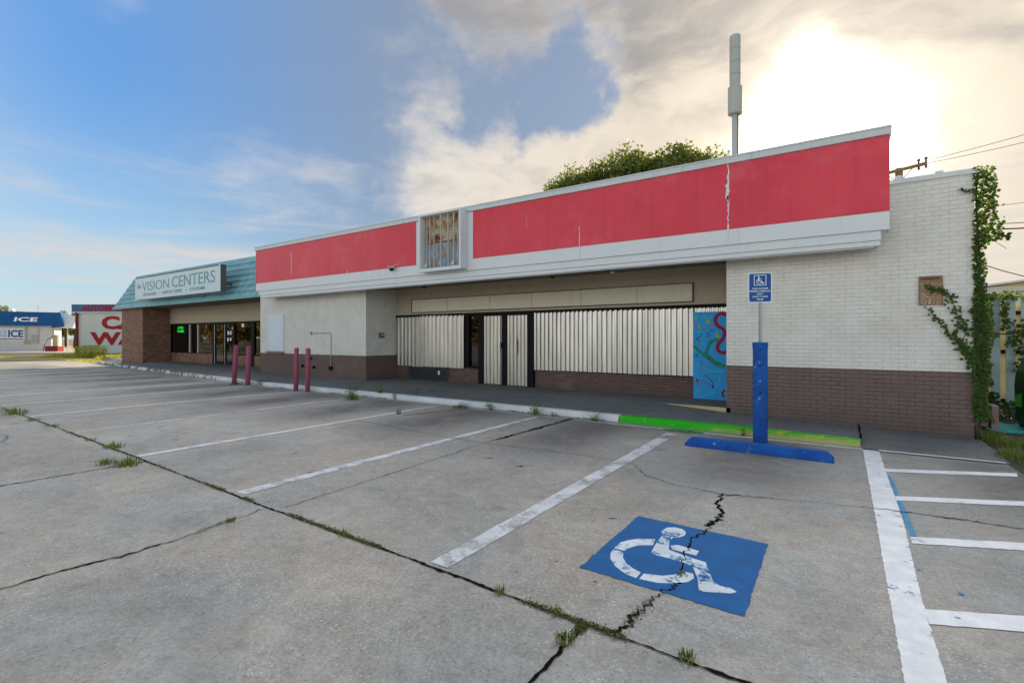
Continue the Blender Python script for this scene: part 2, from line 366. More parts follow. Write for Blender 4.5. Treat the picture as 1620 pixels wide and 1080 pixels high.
M_gkerb = mat('sprayed green kerb paint', None, .6, 0, _gkerb)
M_yellow = mottled('yellowed step paint', (.50, .40, .20), .15, 8, .8)
M_bluepost = mottled('blue enamel', (.004, .065, .34), .12, 5, .45, dirt=(.012, .05, .20), dirt_amt=.5, bstr=.1)
M_stop = None
def _stop(G, b):
    p = wpos(G); n = G.noise(p, 8, 7, .72); f = G.noise(p, 60, 4, .7)
    c = G.mix(G.ss(G.noise(p, 3, 5), .3, .7), (.004, .060, .29), (.006, .095, .38))
    c = G.mix(G.ss(n, .615, .63), c, (.06, .24, .40)); c = G.mix(G.ss(G.m('ADD', n, G.m('MULTIPLY', f, .1)), .715, .725), c, (.45, .50, .50))
    c = G.mix(G.ss(G.noise(G.vm('MULTIPLY', p, (2, 1, 1)), 4, 5, .7), .60, .72, 0, .55), c, (.008, .02, .07))
    G.put(b.inputs['Base Color'], c); bump(G, b, G.m('ADD', n, G.m('MULTIPLY', f, .3)), .4, .012)
M_stop = mat('blue painted concrete', None, .55, 0, _stop)
M_sign_blue = mat('sign blue', (.008, .075, .30), .35)
M_sign_white = mottled('sign white', (.78, .84, .88), .04, 8, .4)
M_galv = mottled('galvanised steel', (.33, .35, .36), .1, 20, .42, .7)
M_bollard = mottled('mauve bollard paint', (.33, .075, .135), .14, 4, .55, dirt=(.16, .045, .08), dirt_amt=.5)
M_wood = mottled('bark', (.07, .05, .035), .3, 8, .9)
M_leaf_oak = leafmat('oak leaves', (.040, .065, .014), (.11, .14, .03), (.16, .18, .04), .42)
M_leaf_far = leafmat('far leaves', (.07, .09, .02), (.15, .17, .03), None, .3)
M_leaf_vine = leafmat('vine leaves', (.022, .060, .010), (.065, .135, .020), (.12, .07, .02), .40, (.20, .30, .03))
M_leaf_hedge = leafmat('hedge leaves', (.20, .25, .02), (.55, .55, .05), (.08, .11, .01), .5)
M_mast = mottled('weathered mast', (.42, .44, .42), .05, .4, .6)
M_wire = mat('cable rubber', (.02, .02, .02), .6)
M_polewood = mottled('pole timber', (.20, .14, .085), .25, 4, .85)
M_fence = mottled('pale blue fence paint', (.40, .50, .50), .1, 3, .7, dirt=(.20, .25, .24), dirt_amt=.55)
M_fence_tan = mottled('tan fence board', (.68, .52, .28), .12, 3, .75)
M_binw = mottled('green plastic', (.012, .060, .010), .15, 4, .4)
M_binl = mottled('bright green plastic', (.035, .26, .018), .12, 4, .4)
M_tealt = mottled('teal tarp', (.035, .27, .25), .2, 5, .6)
M_box = mottled('brown painted metal', (.235, .165, .155), .08, 6, .55)
M_carwall = mottled('car wash white wall', (.62, .65, .62), .06, .8, .7, dirt=(.42, .43, .40), dirt_amt=.35)
M_darkred = mottled('dark red paint', (.22, .016, .02), .12, 3, .5)
M_bluesign = mottled('faded blue sign', (.05, .16, .27), .2, 3, .6)
M_icewall = mottled('ice house wall', (.62, .63, .60), .06, .9, .7)
M_iceblue = mottled('blue standing seam roof', (.010, .085, .22), .08, 1, .45)
M_text_red = mat('red lettering', (.38, .012, .018), .5)
M_text_red2 = mottled('faded red lettering', (.34, .012, .035), .3, 4, .5)
M_text_white = mat('white lettering', (.82, .82, .82), .5)
M_text_blue = mat('blue lettering', (.015, .12, .28), .5)
M_text_pale = mat('pale blue lettering', (.16, .34, .55), .5)
M_vtext = mottled('teal lettering', (.13, .34, .36), .2, 9, .5)
M_vface = mottled('sign face', (.58, .69, .73), .05, 2, .5, dirt=(.46, .52, .52), dirt_amt=.5)
M_bronze = mottled('bronze sign case', (.10, .088, .07), .15, 3, .5)
M_camwhite = mat('dome plastic', (.55, .5, .47), .35)
M_lens = mat('dark dome lens', (.02, .02, .022), .1)
def _neon(G, b):
    b.inputs['Base Color'].default_value = (0, .1, .02, 1)
    b.inputs['Emission Color'].default_value = (.02, 1, .10, 1); b.inputs['Emission Strength'].default_value = 1.1
M_neon = mat('lit green neon', None, .4, 0, _neon)
M_winwhite = mottled('whitewashed pane', (.60, .68, .78), .04, 3, .35)
M_frame_cream = mottled('cream frame', (.52, .50, .42), .1, 8, .6)

# ------------------------------------------------------------------ mesh helpers
WO = {}
class MB:
    def __init__(s): s.v = []; s.f = []
    def poly(s, pts):
        i = len(s.v); s.v += [tuple(p) for p in pts]; s.f.append(tuple(range(i, i + len(pts))))
    def box(s, x0, x1, y0, y1, z0, z1):
        i = len(s.v)
        s.v += [(x0, y0, z0), (x1, y0, z0), (x1, y1, z0), (x0, y1, z0), (x0, y0, z1), (x1, y0, z1), (x1, y1, z1), (x0, y1, z1)]
        for q in ((0, 3, 2, 1), (4, 5, 6, 7), (0, 1, 5, 4), (1, 2, 6, 5), (2, 3, 7, 6), (3, 0, 4, 7)): s.f.append(tuple(i + k for k in q))
        return s
    def hexa(s, p):  # 8 points, bottom 4 ccw, top 4 ccw
        i = len(s.v); s.v += [tuple(q) for q in p]
        for q in ((0, 3, 2, 1), (4, 5, 6, 7), (0, 1, 5, 4), (1, 2, 6, 5), (2, 3, 7, 6), (3, 0, 4, 7)): s.f.append(tuple(i + k for k in q))
        return s
    def extrude(s, pts, vec):
        """closed prism from a planar outline"""
        n = len(pts); i = len(s.v); vec = Vector(vec)
        s.v += [tuple(p) for p in pts] + [tuple(Vector(p) + vec) for p in pts]
        s.f.append(tuple(range(i + n - 1, i - 1, -1))); s.f.append(tuple(range(i + n, i + 2 * n)))
        for k in range(n): s.f.append((i + k, i + (k + 1) % n, i + n + (k + 1) % n, i + n + k))
        return s
    def tube(s, path, r, n=8, cap=True):
        path = [Vector(p) for p in path]; rs = r if isinstance(r, (list, tuple)) else [r] * len(path)
        rings = []
        for k, p in enumerate(path):
            t = (path[min(k + 1, len(path) - 1)] - path[max(k - 1, 0)])
            if t.length < 1e-9: t = Vector((0, 0, 1))
            t.normalize(); a = Vector((0, 0, 1)) if abs(t.z) < .9 else Vector((1, 0, 0))
            u = t.cross(a).normalized(); w = t.cross(u).normalized(); i = len(s.v)
            for j in range(n):
                q = 2 * math.pi * j / n; s.v.append(tuple(p + (u * math.cos(q) + w * math.sin(q)) * rs[k]))
            rings.append(i)
        for a, b in zip(rings, rings[1:]):
            for j in range(n): s.f.append((a + j, a + (j + 1) % n, b + (j + 1) % n, b + j))
        if cap: s.f.append(tuple(rings[0] + j for j in range(n))[::-1]); s.f.append(tuple(rings[-1] + j for j in range(n)))
        return s
    def lathe(s, c, prof, n=20):
        rings = []
        for r, z in prof:
            i = len(s.v)
            for j in range(n):
                q = 2 * math.pi * j / n; s.v.append((c[0] + r * math.cos(q), c[1] + r * math.sin(q), c[2] + z))
            rings.append(i)
        for a, b in zip(rings, rings[1:]):
            for j in range(n): s.f.append((a + j, a + (j + 1) % n, b + (j + 1) % n, b + j))
        s.f.append(tuple(rings[0] + j for j in range(n))[::-1]); s.f.append(tuple(rings[-1] + j for j in range(n)))
        return s
    def build(s, name, m, parent=None, origin=None, smooth=False, bevel=0., local=False, fix=True):
        me = bpy.data.meshes.new(name)
        if parent is not None: o0 = WO[parent.name]
        elif origin is not None: o0 = Vector(origin)
        elif s.v:
            xs = [v[0] for v in s.v]; ys = [v[1] for v in s.v]; zs = [v[2] for v in s.v]
            o0 = Vector(((min(xs) + max(xs)) / 2, (min(ys) + max(ys)) / 2, min(zs)))
        me.from_pydata([tuple(Vector(v) - o0) for v in s.v], [], s.f)
        if fix:
            b = bmesh.new(); b.from_mesh(me); bmesh.ops.recalc_face_normals(b, faces=b.faces); b.to_mesh(me); b.free()
        me.materials.append(m)
        if smooth: me.polygons.foreach_set('use_smooth', [True] * len(me.polygons))
        o = bpy.data.objects.new(name, me); COL.objects.link(o)
        if parent is not None: o.parent = parent
        else: o.location = o0
        WO[o.name] = o0
        if bevel:
            q = o.modifiers.new('bevel', 'BEVEL'); q.width = bevel; q.segments = 2; q.limit_method = 'ANGLE'
        return o
def tag(o, label=None, cat=None, group=None, kind=None):
    if label: o['label'] = label
    if cat: o['category'] = cat
    if group: o['group'] = group
    if kind: o['kind'] = kind
    return o
def root(name, loc, label, cat, group=None, rot=0., local=False):
    o = bpy.data.objects.new(name, None); COL.objects.link(o); o.location = loc; o.rotation_euler = (0, 0, rot)
    o.empty_display_size = .2
    WO[o.name] = Vector((0, 0, 0)) if local else Vector(loc)
    return tag(o, label, cat, group)
def box(x0, x1, y0, y1, z0, z1, name, m, parent=None, bevel=0., **k): return MB().box(x0, x1, y0, y1, z0, z1).build(name, m, parent, bevel=bevel, **k)
def struct(o): o['kind'] = 'structure'; return o
_tmp = []
def text_mesh(txt, size, bold=0., width=None, spacing=1.):
    """-> (verts, faces) of extruded lettering in the XZ plane, left baseline at the origin, facing -Y"""
    c = bpy.data.curves.new('t', 'FONT'); c.body = txt; c.size = size; c.offset = bold; c.extrude = .004; c.resolution_u = 3; c.space_character = spacing
    o = bpy.data.objects.new('t', c); COL.objects.link(o)
    dg = bpy.context.evaluated_depsgraph_get(); me = bpy.data.meshes.new_from_object(o.evaluated_get(dg))
    vs = [v.co.copy() for v in me.vertices]; fs = [tuple(p.vertices) for p in me.polygons]
    bpy.data.objects.remove(o); bpy.data.curves.remove(c); bpy.data.meshes.remove(me)
    x0 = min(v.x for v in vs); x1 = max(v.x for v in vs); y0 = min(v.y for v in vs)
    k = (width / (x1 - x0)) if width else 1.
    return [Vector(((v.x - x0) * k, -v.z, v.y - y0)) for v in vs], fs, (x1 - x0) * k, max(v.y for v in vs) - y0
def add_text(mb, txt, x, y, z, size=None, height=None, width=None, bold=0., shear=0., center=False, squash=None, spacing=1.):
    s = size or 1.
    vs, fs, w, h = text_mesh(txt, s, bold * s, None, spacing)
    ky = (height / h) if height else 1.; kx = (width / w) if width else ky
    i = len(mb.v); off = -(w * kx) / 2 if center else 0
    for v in vs: mb.v.append((x + off + v.x * kx + v.z * ky * shear, y + v.y, z + v.z * ky))
    mb.f += [tuple(i + a for a in f) for f in fs]

# leaf clouds -------------------------------------------------------
def leaf(mb, p, size, nrm=None, asp=.6, r=rnd):
    n = Vector(nrm) if nrm is not None else Vector((r.gauss(0, 1), r.gauss(0, 1), r.gauss(0, 1)))
    if n.length < 1e-6: n = Vector((0, 0, 1))
    n.normalize(); a = n.orthogonal().normalized(); a.rotate(Matrix.Rotation(r.uniform(0, 6.28), 3, n)); b = n.cross(a)
    a *= size / 2; b *= size / 2 * asp; p = Vector(p)
    i = len(mb.v); mb.v += [tuple(p - a), tuple(p - a * .1 - b + n * size * .08), tuple(p + a), tuple(p - a * .1 + b + n * size * .08)]
    mb.f += [(i, i + 1, i + 2), (i, i + 2, i + 3)]
def crown(c, rad, n_cl, n_leaf, size, r, cl_rad=.28, flat=.55):
    big = n_cl > 200
    if big: cl_rad = .16; flat = .3
    mb = MB(); c = Vector(c); cl = []
    for k in range(n_cl):
        d = Vector((r.gauss(0, 1), r.gauss(0, 1), abs(r.gauss(.5, .6)) if big else r.gauss(0, .8))).normalized() * r.uniform(.45, 1.) ** (.35 if big else .6)
        q = c + Vector((d.x * rad[0], d.y * rad[1], d.z * rad[2] if d.z > 0 else d.z * rad[2] * flat)); cl.append(q)
        rr = cl_rad * r.uniform(.6, 1.25) * max(rad[0], rad[2]) * .8
        for j in range(n_leaf):
            e = Vector((r.gauss(0, 1), r.gauss(0, 1), r.gauss(0, .75))); e = e.normalized() * rr * (r.random() ** .4)
            leaf(mb, q + e, size * r.uniform(.6, 1.35), r=r)
    return mb, cl
def tree(name, base, h_trunk, c, rad, n_cl, n_leaf, size, lm, label, group=None, seed=1, cat='tree', trunk_r=.25):
    r = random.Random(seed); t = root(name, base, label, cat, group)
    mb, cl = crown(c, rad, n_cl, n_leaf, size, r); mb.build('crown', lm, t, fix=False)
    tm = MB(); b = Vector(base); top = Vector(c)
    mid = b.lerp(top, .5) + Vector((r.uniform(-.2, .2), r.uniform(-.2, .2), 0))
    tm.tube([b, mid, top], [trunk_r, trunk_r * .7, trunk_r * .35], 8)
    for q in cl[::max(1, len(cl) // 14)]:
        s0 = b.lerp(top, r.uniform(.5, .9)); tm.tube([s0, s0.lerp(q, .5) + Vector((0, 0, .2)), q], [trunk_r * .4, trunk_r * .22, trunk_r * .08], 5)
    tm.build('trunk', M_wood, t, smooth=True)
    return t
def blades(mb, c, n, h, spread, r, w=.006, lean=.6):
    for k in range(n):
        a = r.uniform(0, 6.28); d = spread * r.random() ** .6
        p = Vector((c[0] + math.cos(a) * d, c[1] + math.sin(a) * d, c[2]))
        hh = h * r.uniform(.4, 1.); l = Vector((math.cos(a), math.sin(a), 0)) * hh * lean * r.uniform(.2, 1.); s = Vector((-math.sin(a), math.cos(a), 0)) * w
        m1 = p + l * .35 + Vector((0, 0, hh * .6)); e = p + l + Vector((0, 0, hh * r.uniform(.75, 1.)))
        i = len(mb.v); mb.v += [tuple(p - s), tuple(p + s), tuple(m1 + s * .8), tuple(m1 - s * .8), tuple(e)]
        mb.f += [(i, i + 1, i + 2, i + 3), (i + 3, i + 2, i + 4)]

# ------------------------------------------------------------------ ground
def sheet(x0, x1, y0, y1, z, name, m): return struct(MB_poly([(x0, y0, z), (x1, y0, z), (x1, y1, z), (x0, y1, z)]).build(name, m, origin=((x0 + x1) / 2, (y0 + y1) / 2, z)))
def MB_poly(p):
    m = MB(); m.poly(p); return m
sheet(-900, 900, -900, 900, -.03, 'ground', M_ground)
lot = MB()
lot.poly([(-60, -60, 0), (14, -60, 0), (14, 7.2, 0), (1.95, 7.9, 0), (1.75, 8.45, 0), (1.7, 10.2, 0), (-16, 10.2, 0), (-37, 11.4, 0), (-40.5, 11.6, 0), (-43.5, 10.6, 0), (-46.0, 7.0, 0)])
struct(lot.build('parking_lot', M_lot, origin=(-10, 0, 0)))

def kerb_y(x):
    pts = [(.3, 8.55), (-3.4, 8.58), (-16, 8.60), (-19.2, 8.88), (-24.3, 9.30), (-36.3, 10.45), (-38, 10.75)]
    for (xa, ya), (xb, yb) in zip(pts, pts[1:]):
        if xb <= x <= xa: return ya + (yb - ya) * (x - xa) / (xb - xa)
    return pts[0][1] if x > .3 else pts[-1][1]
def kz(x): return .12 if x < -1.5 else .12 - .03 * min(1, (x + 1.5) / 1.7)
def wallz(x):
    if x < -18: return .29
    if x < -3.1: return .23
    if x < -1.82: return .23 - .09 * (x + 3.1) / 1.28
    return .14 - .06 * (x + 1.82) / 2.04
# kerb: white run, bare far end, green run
def kerb(xs, name, m, label):
    mb = MB(); ring = []
    for x in xs:
        y = kerb_y(x); h = kz(x); i = len(mb.v)
        w1 = .010 * mn.noise(Vector((x * 2.1, 0, 3))); w2 = .006 * mn.noise(Vector((x * 3.3, 5, 0)))
        mb.v += [(x, y + w1, -.02), (x, y + .012 + w1, h * .75), (x, y + .04, h + w2), (x, y + .16, h + .006), (x, y + .16, -.02)]
        ring.append(i)
    for a, b in zip(ring, ring[1:]):
        for k in range(4): mb.f.append((a + k, a + k + 1, b + k + 1, b + k))
    for a in (ring[0], ring[-1]): mb.f.append(tuple(a + k for k in range(5)))
    o = mb.build(name, m); struct(o); return o
fx = lambda a, b, n: [a + (b - a) * k / n for k in range(n + 1)]
kerb(fx(-3.42, -38, 120), 'kerb', M_kerb, None)
kerb(fx(.22, -3.40, 30), 'kerb', M_gkerb, None)
# walkway slab, sloping up from the kerb to the shopfronts
wk = MB(); prev = None
xs = fx(.22, -1.82, 8) + fx(-1.82, -3.1, 6)[1:] + fx(-3.1, -18, 30)[1:] + fx(-18, -38, 20)[1:]
for x in xs:
    y0 = kerb_y(x) + .16; y1 = 10.0 if x > -18.05 else 10.0 + (x + 18) / -19 * 1.2; h0 = kz(x) + .004; h1 = wallz(x)
    i = len(wk.v); wk.v += [(x, y0, h0), (x, (y0 + y1) / 2, (h0 + h1) / 2), (x, y1, h1), (x, y1 + .0, -.02)]
    if prev is not None:
        for k in range(2): wk.f.append((prev + k, prev + k + 1, i + k + 1, i + k))
    prev = i
struct(wk.build('walkway', M_walk))
rs = MB(); rs.poly([(.23, 8.43, .012), (1.72, 8.40, .006), (1.74, 10.05, .02), (.23, 10.05, .078)]); rs.poly([(.23, 8.43, .012), (.23, 10.05, .078), (.23, 10.05, -.02), (.23, 8.43, -.02)])
struct(rs.build('walkway', M_walk))
box(-12.3, -1.75, 10.0, 11.6, .05, .228, 'porch_floor', M_walk)['kind'] = 'structure'
v = MB(); v.poly([(-38, 11.2, .285), (-18.0, 10.0, .232), (-18.0, 13, .28), (-38, 13, .28)]); struct(v.build('walkway', M_walk))
st = MB(); st.extrude([(-3.25, 9.992, .226), (-1.83, 9.992, .226), (-1.83, 9.992, .141)], (0, .03, 0)); struct(st.build('step_edge', M_yellow))

# ------------------------------------------------------------------ joints, cracks, moss
cr = MB()
def crack(pts, w, jag=.02, seed=0, step=.03, wob=.5, z=.0065):
    r = random.Random(seed); P = [Vector((a, b, 0)) for a, b in pts]; out = []
    for a, b in zip(P, P[1:]):
        n = max(1, int((b - a).length / step))
        for k in range(n): out.append(a.lerp(b, k / n))
    out.append(P[-1]); L = len(out); prev = None
    for k, p in enumerate(out):
        t = (out[min(k + 1, L - 1)] - out[max(0, k - 1)]).normalized(); nn = Vector((-t.y, t.x, 0))
        q = p + nn * (r.gauss(0, jag) + 2 * jag * mn.noise(Vector((p.x * 2.3, p.y * 2.3, seed))))
        ww = w * (1 + wob * 1.6 * mn.noise(Vector((p.x * 1.7, p.y * 1.7, seed + 9)))) * r.uniform(.65, 1.3)
        ww = max(.0015, ww); i = len(cr.v); wa = ww * r.uniform(.25, .8); wb = ww * r.uniform(.25, .8)
        cr.v += [tuple(q + nn * wa + Vector((0, 0, z))), tuple(q - nn * wb + Vector((0, 0, z)))]
        if prev is not None: cr.f.append((prev, prev + 1, i + 1, i))
        prev = i
    return out
J = [(-30, 2.9), (-20, 2.76), (-15.6, 2.69), (-13.4, 2.66), (-10.4, 2.62), (-7.24, 2.54), (-4.34, 2.46), (-2.5, 2.45), (-1.15, 2.42), (-.37, 2.41), (3, 2.38)]
crack(J, .015, .003, 1, wob=.45)
crack([(-1.15, 2.42), (-1.16, 1.8), (-1.16, -8)], .011, .004, 2, wob=.5)
crack([(-7.24, 2.54), (-7.27, 1.9), (-7.3, 1.2), (-7.3, -8)], .018, .003, 3)
crack([(-13.45, 2.66), (-13.55, 2.2), (-13.6, -8)], .016, .003, 4)
crack([(-10.35, 1.78), (-10.6, 1.9), (-11.2, 1.95), (-12.2, 1.6)], .010, .02, 5)
crack([(-4.36, 2.42), (-4.30, 2.09), (-4.23, 1.77), (-4.25, 1.33), (-4.32, 1.04), (-4.29, .74), (-4.4, -1.5), (-4.3, -6)], .013, .012, 6, wob=.8)
crack([(-4.22, 2.55), (-4.27, 3.69), (-4.37, 5.97)], .008, .006, 7); crack([(-4.37, 5.97), (-4.32, 7.62), (-4.27, 8.45)], .035, .008, 8, wob=1.0)
crack([(-8.6, 5.7), (-7.61, 5.98), (-6.51, 5.92), (-5.22, 5.79), (-4.21, 5.76)], .009, .012, 9); crack([(-4.21, 5.76), (-2.69, 5.91), (-2.05, 5.8)], .008, .012, 10)
crack([(-2.07, 5.76), (-1.84, 5.42), (-1.52, 5.26), (-.97, 5.2), (-.36, 5.38), (.25, 5.54), (.92, 5.61), (1.8, 5.62)], .009, .012, 11, wob=.9)
crack([(-.97, 5.2), (-.97, 4.9), (-.87, 4.58), (-.91, 4.24)], .028, .016, 12, .03); crack([(-.91, 4.24), (-.94, 4.03), (-.96, 3.87), (-.91, 3.46), (-.87, 3.17)], .010, .014, 13, .03, .8)
crack([(-.87, 3.17), (-.91, 2.91), (-.95, 2.69), (-.98, 2.43)], .022, .018, 14, .02)
crack([(-10.42, 2.62), (-10.45, 6.9), (-10.30, 8.6)], .012, .006, 15); crack([(-16.2, 2.8), (-16.1, 8.5)], .012, .01, 16, wob=1)
crack([(-22, 2.8), (-22, 8.9)], .012, .01, 17); crack([(-7.3, 6.9), (-6.9, 7.9), (-6.8, 8.5)], .022, .01, 18, wob=1)
crack([(.225, 8.6), (.225, 10.0)], .022, .003, 19, z=.118)
crack([(-13.2, 4.1), (-12.6, 5.2), (-12.9, 6.4)], .008, .02, 21)
for k in range(12):   # spalls: short wide chips beside the cracks
    x = rnd.uniform(-9, 0); y = rnd.uniform(3, 8.2); a = rnd.uniform(-.4, .4)
    crack([(x, y), (x + .05 + a * .06, y + .04)], .018, .006, 30 + k, .015)
struct(cr.build('pavement_cracks', M_crack, origin=(-5, 4, 0), fix=False))
ms = MB(); r = random.Random(5)
def moss_run(pts, dens, w, size=.014, hh=.012, zz=.006):
    for (xa, ya), (xb, yb) in zip(pts, pts[1:]):
        L = math.hypot(xb - xa, yb - ya)
        for k in range(int(L * dens)):
            t = r.random(); x = xa + (xb - xa) * t; y = ya + (yb - ya) * t
            if mn.noise(Vector((x * 1.6, y * 1.6, 4.4))) < -.12: continue
            leaf(ms, (x + r.gauss(0, w), y + r.gauss(0, w), zz + r.random() * hh), size * r.uniform(.6, 1.4), (r.gauss(0, .7), r.gauss(0, .7), 1), .7, r)
moss_run([(-5.5, 2.49), (-2.5, 2.45), (-1.2, 2.42)], 900, .013); moss_run([(-1.2, 2.42), (-.2, 2.41)], 1900, .014); moss_run([(-1.16, 1.9), (-1.16, .6)], 1300, .013); moss_run([(-1.155, 2.4), (-1.16, 1.85)], 2200, .018)
moss_run([(-16, 2.7), (-5.5, 2.49)], 90, .013, .02); moss_run([(-.97, 2.5), (-.9, 3.0)], 300, .02); moss_run([(-.88, 3.1), (-.87, 3.3)], 700, .02)
moss_run([(-4.3, 6.3), (-4.3, 8.4)], 110, .02, .03); moss_run([(-4.25, 1.8), (-4.35, 2.4)], 500, .012, .012)
moss_run([(-16, 8.56), (-3.4, 8.54)], 55, .02, .03, .02)
tag(ms.build('moss', M_moss, origin=(-4, 2.4, 0), fix=False), 'dark green moss filling the joints of the concrete slabs', 'moss', kind='stuff')
gt = MB()
for (x, y, n, h, s) in [(-7.22, 2.35, 120, .10, .16), (-7.5, 2.2, 60, .08, .10), (-8.52, 2.6, 70, .10, .13), (-13.9, 2.62, 120, .12, .25), (-14.6, 2.66, 60, .10, .2), (-12.6, 2.6, 40, .07, .12), (-1.17, 2.22, 90, .05, .05),
                         (-1.72, 2.43, 45, .05, .035), (-.62, 2.43, 60, .045, .05), (-3.25, 2.45, 50, .05, .05), (-4.28, 2.1, 40, .05, .05), (-.86, 3.27, 25, .035, .03), (-1.33, 2.42, 40, .035, .05),
                         (-11.5, 2.62, 40, .05, .12), (-9.4, 2.6, 30, .05, .1)]:
    blades(gt, (x, y, .004), n, h, s, r, .0035 if s < .07 else .006)
tag(gt.build('joint_grass', M_grass, origin=(-5, 2.4, 0), fix=False), 'tufts of green grass growing out of the slab joints', 'grass', kind='stuff')

# ------------------------------------------------------------------ painted markings
def quad_strip(pl, pr, z=.004):
    mb = MB()
    n = 60
    def at(P, t):
        k = t * (len(P) - 1); i = min(int(k), len(P) - 2); f = k - i; return (P[i][0] + (P[i + 1][0] - P[i][0]) * f, P[i][1] + (P[i + 1][1] - P[i][1]) * f)
    prev = None
    N = n * (len(pl) - 1)
    for k in range(N + 1):
        a = at(pl, k / N); b = at(pr, k / N); j = lambda: rnd.gauss(0, .0022)
        i = len(mb.v); mb.v += [(a[0] + j(), a[1] + j(), z), (b[0] + j(), b[1] + j(), z)]
        if prev is not None: mb.f.append((prev, prev + 1, i + 1, i))
        prev = i
    return mb
def mark(pl, pr, m, z=.004, name='parking_line'): return struct(quad_strip(pl, pr, z).build(name, m))
mark([(-2.36, 2.50), (-2.38, 8.08)], [(-2.20, 2.49), (-2.20, 8.03)], M_white_stripe)
mark([(-5.06, 2.54), (-5.04, 8.25)], [(-4.90, 2.54), (-4.92, 8.23)], M_white_stripe)
mark([(-7.73, 2.58), (-7.74, 8.52)], [(-7.60, 2.58), (-7.63, 8.52)], M_white_old)
mark([(-10.5, 2.66), (-10.54, 6.87), (-10.42, 8.58)], [(-10.38, 2.66), (-10.42, 6.87), (-10.30, 8.58)], M_white_old)
mark([(-13.40, 2.72), (-13.40, 5.1), (-13.1, 8.2)], [(-13.28, 2.72), (-13.28, 5.1), (-12.98, 8.2)], M_white_old)
mark([(-16.1, 2.8), (-16.05, 8.6)], [(-15.98, 2.8), (-15.93, 8.6)], M_white_old)
mark([(-18.8, 2.9), (-18.3, 8.4)], [(-18.66, 2.9), (-18.16, 8.4)], M_white_old)
mark([(-25.6, 3.0), (-24.6, 7.2)], [(-25.42, 3.0), (-24.42, 7.2)], M_white_old)
mark([(-22.0, 2.9), (-21.4, 8.8)], [(-21.9, 2.9), (-21.3, 8.8)], M_white_old)
mark([(.235, 2.3), (.235, 3.47), (.24, 5.32), (.24, 8.38)], [(.395, 2.3), (.39, 3.58), (.43, 5.3), (.42, 8.34)], M_s0, name='access_aisle_line')
def bar(p, q, r_, s): return mark([p, q], [r_, s], M_white_fresh, .0045, 'access_aisle_line')
bar((.425, 7.28), (1.66, 7.88), (.425, 7.12), (1.63, 7.69)); bar((.43, 6.08), (2.6, 7.12), (.43, 5.92), (2.6, 6.95))
bar((.44, 4.90), (2.6, 5.92), (.44, 4.75), (2.6, 5.72)); bar((.395, 3.64), (2.6, 4.70), (.395, 3.46), (2.6, 4.50)); bar((.395, 2.4), (2.6, 3.4), (.395, 2.24), (2.6, 3.2))
mark([(.42, 8.40), (1.68, 8.42)], [(.42, 8.33), (1.66, 8.36)], M_white_fresh, .016, 'access_aisle_line')
mark([(-3.5, 8.40), (.24, 8.44)], [(-3.5, 8.33), (.24, 8.36)], M_white_fresh, .004, 'kerb_line'); mark([(-19, 8.62), (-9, 8.46), (-3.5, 8.40)], [(-19, 8.58), (-9, 8.42), (-3.5, 8.34)], M_white_old, .004, 'kerb_line')
mark([(.425, 7.0), (.445, 4.9)], [(.455, 6.9), (.485, 4.95)], M_oldblue, .0042, 'old_blue_line')
for (x, y, s) in [(.62, 3.02, .035), (.78, 2.86, .045), (.60, 3.98, .03), (.86, 3.78, .04), (.56, 2.60, .028), (.48, 2.35, .02), (.75, 3.25, .02), (.53, 3.62, .022), (.93, 3.25, .03)]:
    fl = MB(); n = 7; fl.poly([(x + s * rnd.uniform(.4, 1) * math.cos(6.28 * k / n), y + s * .7 * rnd.uniform(.4, 1) * math.sin(6.28 * k / n), .0052) for k in range(n)])
    tag(struct(fl.build('paint_flake', MATS['old blue line'] if s > .03 else M_oldblue)))
ov = MB()
for k in range(60):
    x = rnd.gauss(-2.22, .22); y = 8.33 + rnd.gauss(0, .06); q = rnd.uniform(.01, .045); ov.poly([(x + q * 1.6 * math.cos(t * 1.05), y + q * math.sin(t * 1.05) * .7, .0056 + k * 2e-5) for t in range(6)])
struct(ov.build('green_overspray', worn_paint('green overspray', (.05, .30, .03), .44, scale=3), fix=False))
